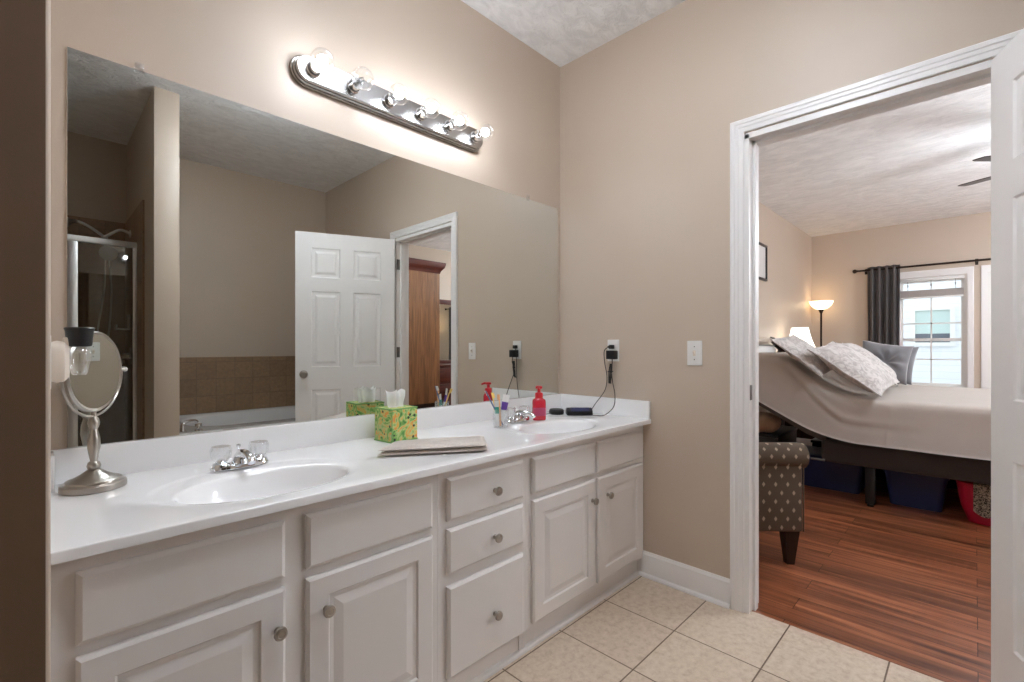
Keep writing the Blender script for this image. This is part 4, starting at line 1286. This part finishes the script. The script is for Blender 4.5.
# coverlet draped over mattress
b = B()
nu, nv = 120, 46
yA, yE = -2.34, -0.24
def cov(u, v):
    y = yA + (yE - yA) * u
    zt, zb_ = sm(top_z, y), sm(bot_z, y)
    hgt = zt - zb_
    r_ = 0.05
    # v 0..0.3 near side, 0.3..0.7 top, 0.7..1 far side
    if v < 0.30:
        s_ = v / 0.30
        x, z = BX0 - 0.012, zb_ + (hgt - r_) * s_
        x -= 0.018 * (1 - s_) ** 2
    elif v < 0.36:
        a = (v - 0.30) / 0.06 * PI / 2
        x, z = BX0 - 0.012 + r_ * (1 - math.cos(a)), zt - r_ + r_ * math.sin(a)
    elif v < 0.64:
        s_ = (v - 0.36) / 0.28
        x, z = BX0 - 0.012 + r_ + (BX1 - BX0 + 0.024 - 2 * r_) * s_, zt + 0.004 * math.sin(s_ * 9 + y * 5)
    elif v < 0.70:
        a = (v - 0.64) / 0.06 * PI / 2
        x, z = BX1 + 0.012 - r_ + r_ * math.sin(a), zt - r_ + r_ * math.cos(a)
    else:
        s_ = (v - 0.70) / 0.30
        x, z = BX1 + 0.012, zt - r_ - (hgt - r_) * s_
    if v < 0.33:
        k = min(1.0, v / 0.04)
        x -= 0.010 * noise.noise(Vector((y * 3.1, z * 3.3, 0))) * 1.2
        # the long curved fold that follows the bend of the raised head
        cz = zb_ + 0.16 + 0.30 * max(0.0, min(1.0, (y + 1.05) / 0.40)) ** 1.2
        if -1.5 < y < -0.62:
            d = z - cz; am = min(1.0, (y + 1.5) / 0.3)
            x += am * (-0.009 * math.exp(-(d / 0.022) ** 2) + 0.007 * math.exp(-((d + 0.035) / 0.022) ** 2))
        d2 = y + 1.30 + 0.05 * (z - 0.5)
        x -= 0.006 * math.exp(-(d2 / 0.02) ** 2)
        x = min(x, BX0 - 0.004)
    return Vector((x, y, z))
b.grid(cov, nu, nv)
# foot end
b.grid(lambda u, v: Vector((BX0 - 0.012 + (BX1 - BX0 + 0.024) * u, yA - 0.02 * math.sin(v * PI / 2) , sm(top_z, yA) - (sm(top_z, yA) - sm(bot_z, yA)) * v)), 40, 10)
bmesh.ops.solidify(b.bm, geom=list(b.bm.faces), thickness=-0.006)
o = obj('coverlet', b, 'coverlet', sharp=1.2); tag(o, 'pale beige coverlet draped over the whole raised bed', 'bedspread')


# pillows
def pillow(name, label, cat, m_, w_, h_, t_, loc, rot, flange=0.0, tuft=None, group=None, seed=0, wr=0.012):
    b = B(); nu = 40
    def side(sg):
        def f(u, v):
            a, c_ = u * 2 - 1, v * 2 - 1
            aa = min(1.0, abs(a) / (1 - flange)); cc = min(1.0, abs(c_) / (1 - flange))
            th = (max(0.0, 1 - aa ** 2.6) ** 0.55) * (max(0.0, 1 - cc ** 2.6) ** 0.55)
            k = 1 - 0.05 * (1 - abs(a)) * abs(c_) ** 2
            x = a * w_ / 2 * (1 - 0.06 * (1 - c_ * c_) * abs(a) ** 3 * 0 - 0.05 * (1 - abs(a) ** 2) * 0)
            # pinched sides so that the corners stick out
            x = a * w_ / 2 * (1 - 0.07 * (1 - c_ * c_)); z = c_ * h_ / 2 * (1 - 0.07 * (1 - a * a))
            y = sg * (t_ / 2 * th + 0.004)
            nn = noise.noise(Vector((x * 7 + seed, z * 7, sg * 3))) + 0.5 * noise.noise(Vector((x * 16 + seed, z * 15, sg)))
            y += sg * wr * nn * min(1.0, th * 2)
            y += 0.010 * noise.noise(Vector((x * 9 + seed, z * 9, 7))) * (1 - th)
            if tuft:
                for tx, tz in tuft:
                    d = math.hypot(x - tx * w_, z - tz * h_)
                    y -= sg * t_ * 0.34 * math.exp(-(d / 0.055) ** 2)
                    an = math.atan2(z - tz * h_, x - tx * w_)
                    y += sg * 0.010 * math.cos(an * 7 + seed) * math.exp(-((d - 0.08) / 0.06) ** 2)
            return Vector((x, y, z))
        return f
    b.grid(side(1), nu, nu); b.grid(side(-1), nu, nu)
    # close the rim
    bm = b.bm; bm.verts.ensure_lookup_table(); n1 = (nu + 1) ** 2
    def id_(s_, i, j_): return bm.verts[s_ * n1 + i * (nu + 1) + j_]
    edge = [(i, 0) for i in range(nu)] + [(nu, j_) for j_ in range(nu)] + [(i, nu) for i in range(nu, 0, -1)] + [(0, j_) for j_ in range(nu, 0, -1)]
    for k in range(len(edge)):
        p, q = edge[k], edge[(k + 1) % len(edge)]
        bm.faces.new((id_(0, *p), id_(0, *q), id_(1, *q), id_(1, *p)))
    o = obj(name, b, m_, None, origin=(0, 0, 0), sharp=1.3)
    o.location = loc; o.rotation_euler = rot
    tag(o, label, cat, group)
    if tuft:
        for tx, tz in tuft:
            b = B(); b.sphere((tx * w_, -t_ * 0.165, tz * h_), 0.013, 12, 8, (1, 0.5, 1)); bo = obj('button', b, m_, o, local=True)
    return o


R_ = math.radians
pillow('pillow_sham', 'silver damask pillow leaning highest on the raised bed head, beside the white lamp', 'pillow', 'sham', 0.64, 0.44, 0.10, (2.20, -0.765, 1.095), (R_(-50), R_(-4), 0), 0.06, None, 'silver damask pillows on the bed', 1)
pillow('pillow_sham', 'silver damask pillow nearest the doorway, with a corner hanging over the bed side', 'pillow', 'sham', 0.62, 0.54, 0.15, (2.20, -1.080, 1.005), (R_(-53), R_(-6), R_(-4)), 0.07, None, 'silver damask pillows on the bed', 5)
pillow('pillow_sham', 'silver damask pillow standing between the near pillow and the grey tufted cushions', 'pillow', 'sham', 0.58, 0.54, 0.15, (2.86, -1.075, 1.015), (R_(-50), R_(0), R_(4)), 0.06, None, 'silver damask pillows on the bed', 9)
pillow('tufted_cushion', 'grey velvet tufted cushion behind the silver pillows', 'cushion', 'velvet', 0.38, 0.38, 0.13, (3.42, -1.125, 1.01), (R_(-22), R_(9), R_(-84)), 0.0, [(0.04, -0.02)], 'grey velvet cushions on the bed', 2, 0.006)
pillow('tufted_cushion', 'grey velvet tufted cushion farthest from the doorway, next to the window', 'cushion', 'velvet', 0.40, 0.38, 0.12, (3.60, -1.14, 1.005), (R_(-20), R_(9), R_(-84)), 0.0, [(0.0, 0.0)], 'grey velvet cushions on the bed', 6, 0.006)


# ------------------------------------------------------------------ under the bed
def bin_(name, label, m_, x0, x1, y0, y1, h_, group=None):
    t = thing(name, label, 'storage bin', ((x0 + x1) / 2, (y0 + y1) / 2, 0), 0, group)
    b = B(); k = 0.03
    b.loops([tl(x0 + k, x1 - k, y0 + k, y1 - k, 0.0, 0.03, 5), tl(x0, x1, y0, y1, h_ - 0.03, 0.04, 5)]); obj('tub_body', b, m_, t)
    b = B(); b.loops([tl(x0 - .008, x1 + .008, y0 - .008, y1 + .008, h_ - 0.03, 0.045, 5), tl(x0 - .008, x1 + .008, y0 - .008, y1 + .008, h_ - 0.012, 0.045, 5), tl(x0 + .01, x1 - .01, y0 + .01, y1 - .01, h_, 0.04, 5)]); obj('lid', b, m_, t)
    return t


bin_('storage_bin', 'navy plastic bin under the bed behind the armchair', 'bluebin', 2.31, 2.75, -1.12, -0.62, 0.26, 'navy bins under the bed')
bin_('storage_bin', 'navy plastic bin under the bed between the bed leg and the magenta bin', 'bluebin', 2.22, 2.70, -1.60, -1.255, 0.26, 'navy bins under the bed')
t = thing('underbed_blocker', 'long black block added to darken the space under the bed behind the navy bins', 'box', (3.34, -1.3, 0))  # added so the gap between the bins goes dark
b = B(); b.box(3.06, 3.62, -2.2, -0.62, 0.0, 0.235, 0.012); obj('box_body', b, 'black', t)
b = B(); b.box(3.05, 3.63, -2.21, -0.61, 0.235, 0.262, 0.006); obj('lid', b, 'black', t)
t = thing('magenta_bin', 'magenta plastic bin with printed cloth over its rim under the bed edge', 'bin', (2.31, -1.87, 0))
b = B(); b.loops([tl(2.14, 2.46, -2.02, -1.70, 0.0, 0.07, 6), tl(2.11, 2.49, -2.06, -1.665, 0.10, 0.08, 6), tl(2.085, 2.515, -2.09, -1.64, 0.265, 0.09, 6), tl(2.10, 2.50, -2.075, -1.655, 0.268, 0.08, 6), tl(2.13, 2.47, -2.04, -1.69, 0.04, 0.07, 6)]); obj('bin_body', b, 'pinkbin', t)
b = B()
def clo(u, v):
    y = -1.725 - 0.24 * u
    s_ = v
    if s_ < 0.3: x, z = 2.16 - 0.09 * s_ / 0.3, 0.272 + 0.006 * s_
    else: x, z = 2.069 - 0.012 * math.sin(u * 9), 0.275 - 0.21 * (s_ - 0.3) / 0.7 * (0.7 + 0.3 * math.sin(u * 5 + 0.5))
    return Vector((x - 0.008 * math.sin(u * 14 + v * 3), y, z + 0.004 * math.sin(u * 11)))
b.grid(clo, 24, 16); bmesh.ops.solidify(b.bm, geom=list(b.bm.faces), thickness=0.004)
o = obj('printed_cloth', b, 'printcloth'); tag(o, 'dark and cream printed cloth hanging over the magenta bin', 'cloth')
t = thing('storage_box', 'black box on the floor under the raised bed head', 'box', (2.42, -0.45, 0))
b = B(); b.box(2.12, 2.70, -0.58, -0.14, 0, 0.40, 0.01); obj('box_body', b, 'black', t)
b = B(); b.box(2.115, 2.705, -0.585, -0.135, 0.40, 0.425, 0.006); obj('box_lid', b, 'black', t)
b = B()
b.grid(lambda u, v: Vector((2.20 + 0.13 * math.cos(2 * PI * u) * math.sin(PI * v) * (1 + 0.1 * math.sin(5 * u * PI)), -0.45 + 0.13 * math.sin(2 * PI * u) * math.sin(PI * v), 0.425 + 0.085 * (1 - math.cos(PI * v)) + 0.012 * math.sin(8 * PI * u) * math.sin(PI * v))), 40, 20)
o = obj('beige_bundle', b, 'beigecloth', weld=True); tag(o, 'rumpled beige bundle on the black box under the raised bed head', 'bundle')

# ------------------------------------------------------------------ armchair
ac_ = thing('armchair', 'brown upholstered armchair with pale diamond motifs and dark tapered legs', 'armchair', (0.98, -0.78, 0))
b = B(); b.box(0.70, 1.26, -1.06, -0.48, 0.19, 0.36, 0.02, 3); obj('seat_base', b, 'diamond', ac_)
b = B(); b.box(0.755, 1.205, -1.075, -0.58, 0.36, 0.48, 0.04, 4); obj('seat_cushion', b, 'diamond', ac_)
for s, xi in ((1, 0.64), (-1, 1.32)):
    b = B()
    x0, x1 = (xi, xi + 0.115) if s > 0 else (xi - 0.115, xi)
    b.box(x0, x1, -1.085, -0.50, 0.185, 0.56, 0.015, 3)
    b.tube([(xi + s * 0.045, -1.112, 0.578), (xi + s * 0.045, -1.105, 0.578), (xi + s * 0.045, -0.50, 0.578)], [0.05, 0.066, 0.066], 24)
    arm = obj('arm', b, 'diamond', ac_)
    b = B(); b.tube([(x0 + 0.004, -1.088, 0.19), (x0 + 0.004, -1.088, 0.52)], 0.004, 8); b.tube([(x1 - 0.004, -1.088, 0.19), (x1 - 0.004, -1.088, 0.52)], 0.004, 8); obj('piping', b, 'diamond', arm)
b = B(); lp = []
for z, y0, y1 in ((0.30, -0.60, -0.47), (0.6, -0.585, -0.455), (0.80, -0.56, -0.43), (0.86, -0.54, -0.42)):
    lp.append(tl(0.70, 1.26, y0, y1, z, 0.05, 5))
b.loops(lp); obj('backrest', b, 'diamond', ac_)
for x in (0.70, 1.26):
    for y, sp_ in ((-1.045, 0), (-0.52, 0.02)):
        b = B(); b.loops([[Vector((x + a * r_, y + c_ * r_ + (sp_ if z < 0.1 else 0), z)) for a, c_ in ((-1, -1), (1, -1), (1, 1), (-1, 1))] for z, r_ in ((0.0, 0.019), (0.012, 0.020), (0.19, 0.037))]); obj('leg', b, 'darkwood', ac_, flat=True)

pv = Vector((0.655, -1.09, 0)); rm = Matrix.Rotation(R_(43), 4, 'Z')
ac_.location = pv + rm @ (Vector(ac_.location) - pv); ac_.rotation_euler = (0, 0, R_(43))

# ------------------------------------------------------------------ lamps, picture, curtain, fan
tl_ = thing('floor_lamp', 'dark bronze torchiere floor lamp lit in the bedroom corner', 'floor lamp', (5.74, -0.16, 0))
tx, ty = 5.74, -0.165
b = B(); b.lathe([(0.13, 0), (0.13, 0.012), (0.10, 0.028), (0.03, 0.040), (0, 0.042)], (tx, ty, 0), seg=36); obj('base', b, 'bronze', tl_)
b = B(); b.lathe([(0.013, 0.03), (0.013, 0.9), (0.018, 0.91), (0.018, 0.93), (0.013, 0.94), (0.013, 1.63), (0.026, 1.66), (0.040, 1.685), (0, 1.69)], (tx, ty, 0), seg=20); obj('pole', b, 'bronze', tl_)
b = B(); b.openlathe([(0.030, 1.685), (0.075, 1.70), (0.125, 1.745), (0.150, 1.805), (0.146, 1.805), (0.120, 1.750), (0.070, 1.708), (0.030, 1.692)], (tx, ty, 0), seg=40); obj('bowl_shade', b, 'torchglass', tl_)

nst = thing('nightstand', 'dark nightstand hidden behind the pillows under the white lamp', 'nightstand', (4.42, -0.28, 0))
b = B(); b.box(4.15, 4.70, -0.50, -0.04, 0.08, 0.66, 0.006); b.box(4.13, 4.72, -0.52, -0.03, 0.66, 0.69, 0.006); obj('body', b, 'darkwood', nst)
for z in (0.14, 0.40):
    b = B(); b.box(4.19, 4.66, -0.515, -0.50, z, z + 0.22, 0.004); d_ = obj('drawer', b, 'darkwood', nst); knob('knob', (4.425, -0.515, z + 0.11), (0, -1, 0), d_)
lm = thing('table_lamp', 'white bell-shaded table lamp glowing beside the headboard', 'table lamp', (4.40, -0.205, 0.69))
lx, ly = 4.40, -0.21
b = B(); b.lathe([(0.075, 0.69), (0.075, 0.705), (0.03, 0.72), (0.02, 0.76), (0.055, 0.83), (0.06, 0.90), (0.03, 0.99), (0.012, 1.02), (0.010, 1.12), (0, 1.12)], (lx, ly, 0), seg=32); obj('base', b, 'porcelain', lm)
b = B(); seg = 32
rings = []
for r_, z in ((0.185, 1.085), (0.166, 1.13), (0.142, 1.19), (0.118, 1.26), (0.100, 1.33), (0.090, 1.385)):
    rings.append([Vector((lx + r_ * (1 + 0.02 * (k % 4 == 0)) * math.cos(2 * PI * k / seg), ly + r_ * (1 + 0.02 * (k % 4 == 0)) * math.sin(2 * PI * k / seg), z)) for k in range(seg)])
b.loops(rings, False, False); bmesh.ops.solidify(b.bm, geom=list(b.bm.faces), thickness=0.003)
obj('lamp_shade', b, 'lampshade', lm)

pc = thing('picture_frame', 'pale print in a thin black frame on the bedroom side wall', 'picture', (3.54, -0.01, 1.91))
b = B()
px0, px1, pz0, pz1 = 3.30, 3.775, 1.91, 2.32
for bx in ((px0, px0 + .024, pz0, pz1), (px1 - .024, px1, pz0, pz1), (px0 + .024, px1 - .024, pz0, pz0 + .024), (px0 + .024, px1 - .024, pz1 - .024, pz1)):
    b.box(bx[0], bx[1], -0.028, -0.002, bx[2], bx[3], 0.002)
obj('frame', b, 'black', pc)
b = B(); b.box(px0 + .02, px1 - .02, -0.012, -0.004, pz0 + .02, pz1 - .02); obj('print', b, 'art', pc, flat=True)

rod = thing('curtain_rod', 'dark bronze curtain rod with ball finial above the bedroom window', 'curtain rod', (XF - 0.09, -1.7, 2.20))
RX = XF - 0.09; RZ = 2.205
b = B(); b.tube([(RX, -0.58, RZ), (RX, -3.0, RZ)], 0.0125, 14); obj('pole', b, 'bronze', rod)
for y, s in ((-0.58, 1), (-3.0, -1)):
    b = B(); b.lathe([(0.014, 0), (0.018, 0.006), (0.012, 0.014), (0.024, 0.026), (0.030, 0.042), (0.024, 0.058), (0.008, 0.068), (0, 0.070)], (RX, y, RZ), (0, s, 0), 20); obj('finial', b, 'bronze', rod)
for y in (-0.655, -1.75, -2.9):
    b = B(); b.tube([(RX, y, RZ - 0.004), (XF - 0.003, y, RZ - 0.004)], 0.007, 10); b.box(XF - 0.010, XF - 0.001, y - 0.014, y + 0.014, RZ - 0.045, RZ + 0.03, 0.002); obj('bracket', b, 'bronze', rod)


def curtain(label, y0, y1, ph):
    b = B()
    def f(u, v):
        y = y0 + (y1 - y0) * u; z = 2.245 - 2.20 * v
        y += 0.03 * math.sin(v * 3.0 + ph) * v * (u - 0.5) - 0.05 * v * 0.0
        a = 0.034 + 0.012 * v
        x = RX + a * math.sin(u * 2 * PI * 4.5 + ph + 0.5 * v * math.sin(u * 6)) + 0.006 * noise.noise(Vector((u * 4, v * 3, ph)))
        return Vector((x, y, z))
    b.grid(f, 110, 30); bmesh.ops.solidify(b.bm, geom=list(b.bm.faces), thickness=0.003)
    o = obj('curtain', b, 'curtain', sharp=1.2)
    return tag(o, label, 'curtain', 'charcoal curtains on the bronze rod')


curtain('charcoal grommet curtain gathered at the window edge behind the bed', -0.680, -1.030, 0.4)

fan = thing('ceiling_fan', 'ceiling fan with thin dark blades hanging in the bedroom', 'ceiling fan', (3.03, -2.19, 2.45))
fx, fy = 3.03, -2.19
b = B(); b.lathe([(0.07, 2.79), (0.07, 2.75), (0.02, 2.72), (0.015, 2.70), (0.015, 2.60), (0.06, 2.59), (0.11, 2.56), (0.11, 2.49), (0.07, 2.45), (0.05, 2.42), (0, 2.41)], (fx, fy, 0), seg=36); obj('motor', b, 'bronze', fan)
b = B(); b.lathe([(0.05, 2.42), (0.085, 2.40), (0.12, 2.36), (0.13, 2.32), (0.10, 2.27), (0.05, 2.25), (0, 2.245)], (fx, fy, 0), seg=36); obj('fill_globe', b, 'fanfill', fan)  # unseen globe added to the fan to brighten the bedroom
for k in range(5):
    a = math.atan2(0.54, 0.287) + k * 2 * PI / 5
    d = Vector((math.cos(a), math.sin(a), 0)); s = Vector((-math.sin(a), math.cos(a), -0.10)).normalized()
    b = B(); lps = []
    for r_, w_ in ((0.10, 0.03), (0.18, 0.035), (0.22, 0.055), (0.45, 0.065), (0.58, 0.062), (0.61, 0.045)):
        c_ = Vector((fx, fy, 2.505)) + d * r_
        lps.append([c_ - s * w_, c_ + s * w_, c_ + s * w_ + Vector((0, 0, 0.006)), c_ - s * w_ + Vector((0, 0, 0.006))])
    b.loops(lps); obj('blade', b, 'darkwood', fan, flat=True)

def pendant(label, x, y, m_):  # unseen globes added to brighten the bedroom and doorway
    pn = thing('fill_pendant', label, 'pendant lamp', (x, y, 1.88), 0, 'added fill globes of the bedroom')
    b = B(); b.lathe([(0.07, 2.79), (0.07, 2.77), (0.006, 2.76), (0.006, 2.30), (0.03, 2.29), (0.03, 2.25), (0, 2.25)], (x, y, 0), seg=24); obj('stem', b, 'bronze', pn)
    b = B(); b.sphere((x, y, 2.07), 0.19, 28, 18); obj('globe', b, m_, pn)


pendant('unseen added fill globe hanging in the bedroom near the open door', 1.35, -2.30, 'nearfill')
pendant('unseen added fill globe hanging at the far end of the bedroom', 4.3, -3.4, 'farfill')

# ------------------------------------------------------------------ bedroom furniture seen in the mirror through the doorway
am = thing('armoire', 'tall oak armoire with a dark crown moulding in the bedroom, seen in the mirror', 'armoire', (1.37, -3.9, 0))
b = B(); b.box(0.95, 1.80, -4.3, -3.6, 0.38, 2.20, 0.004); obj('cabinet_body', b, 'oak', am, flat=True)
b = B(); b.box(0.97, 1.78, -4.28, -3.62, 0.0, 0.38, 0.004); obj('plinth', b, 'darkwood', am, flat=True)
b = B(); b.loops([tl(0.95 - d, 1.80 + d, -4.3, -3.6 + d, z, 0.004, 2) for d, z in ((0.004, 2.17), (0.012, 2.20), (0.02, 2.215), (0.05, 2.25), (0.062, 2.29), (0.064, 2.32))]); obj('crown_moulding', b, 'redwood', am, sharp=0.3)
ds = thing('dresser', 'dark cherry dresser of drawers beside the oak armoire, seen in the mirror', 'dresser', (3.0, -4.45, 0))
b = B(); b.box(2.15, 3.75, -4.68, -4.20, 0.0, 0.84, 0.006); b.box(2.13, 3.77, -4.69, -4.18, 0.84, 0.87, 0.006); obj('body', b, 'redwood', ds)
for x0 in (2.19, 2.98):
    for z in (0.10, 0.35, 0.60):
        b = B(); b.box(x0, x0 + 0.75, -4.20, -4.184, z, z + 0.22, 0.005); d_ = obj('drawer', b, 'redwood', ds)
        knob('knob', (x0 + 0.375, -4.184, z + 0.11), (0, 1, 0), d_)
dm = thing('dresser_mirror', 'dark cherry framed mirror standing on the dresser', 'mirror', (2.95, -4.66, 0.87))
b = B()
for bx in ((2.30, 2.38, 0.87, 1.95), (3.52, 3.60, 0.87, 1.95), (2.38, 3.52, 0.87, 0.93), (2.38, 3.52, 1.87, 1.95)): b.box(bx[0], bx[1], -4.69, -4.65, bx[2], bx[3], 0.006)
obj('frame', b, 'redwood', dm)
b = B(); b.box(2.37, 3.53, -4.68, -4.665, 0.92, 1.88); obj('mirror_glass', b, 'mirror', dm, flat=True)
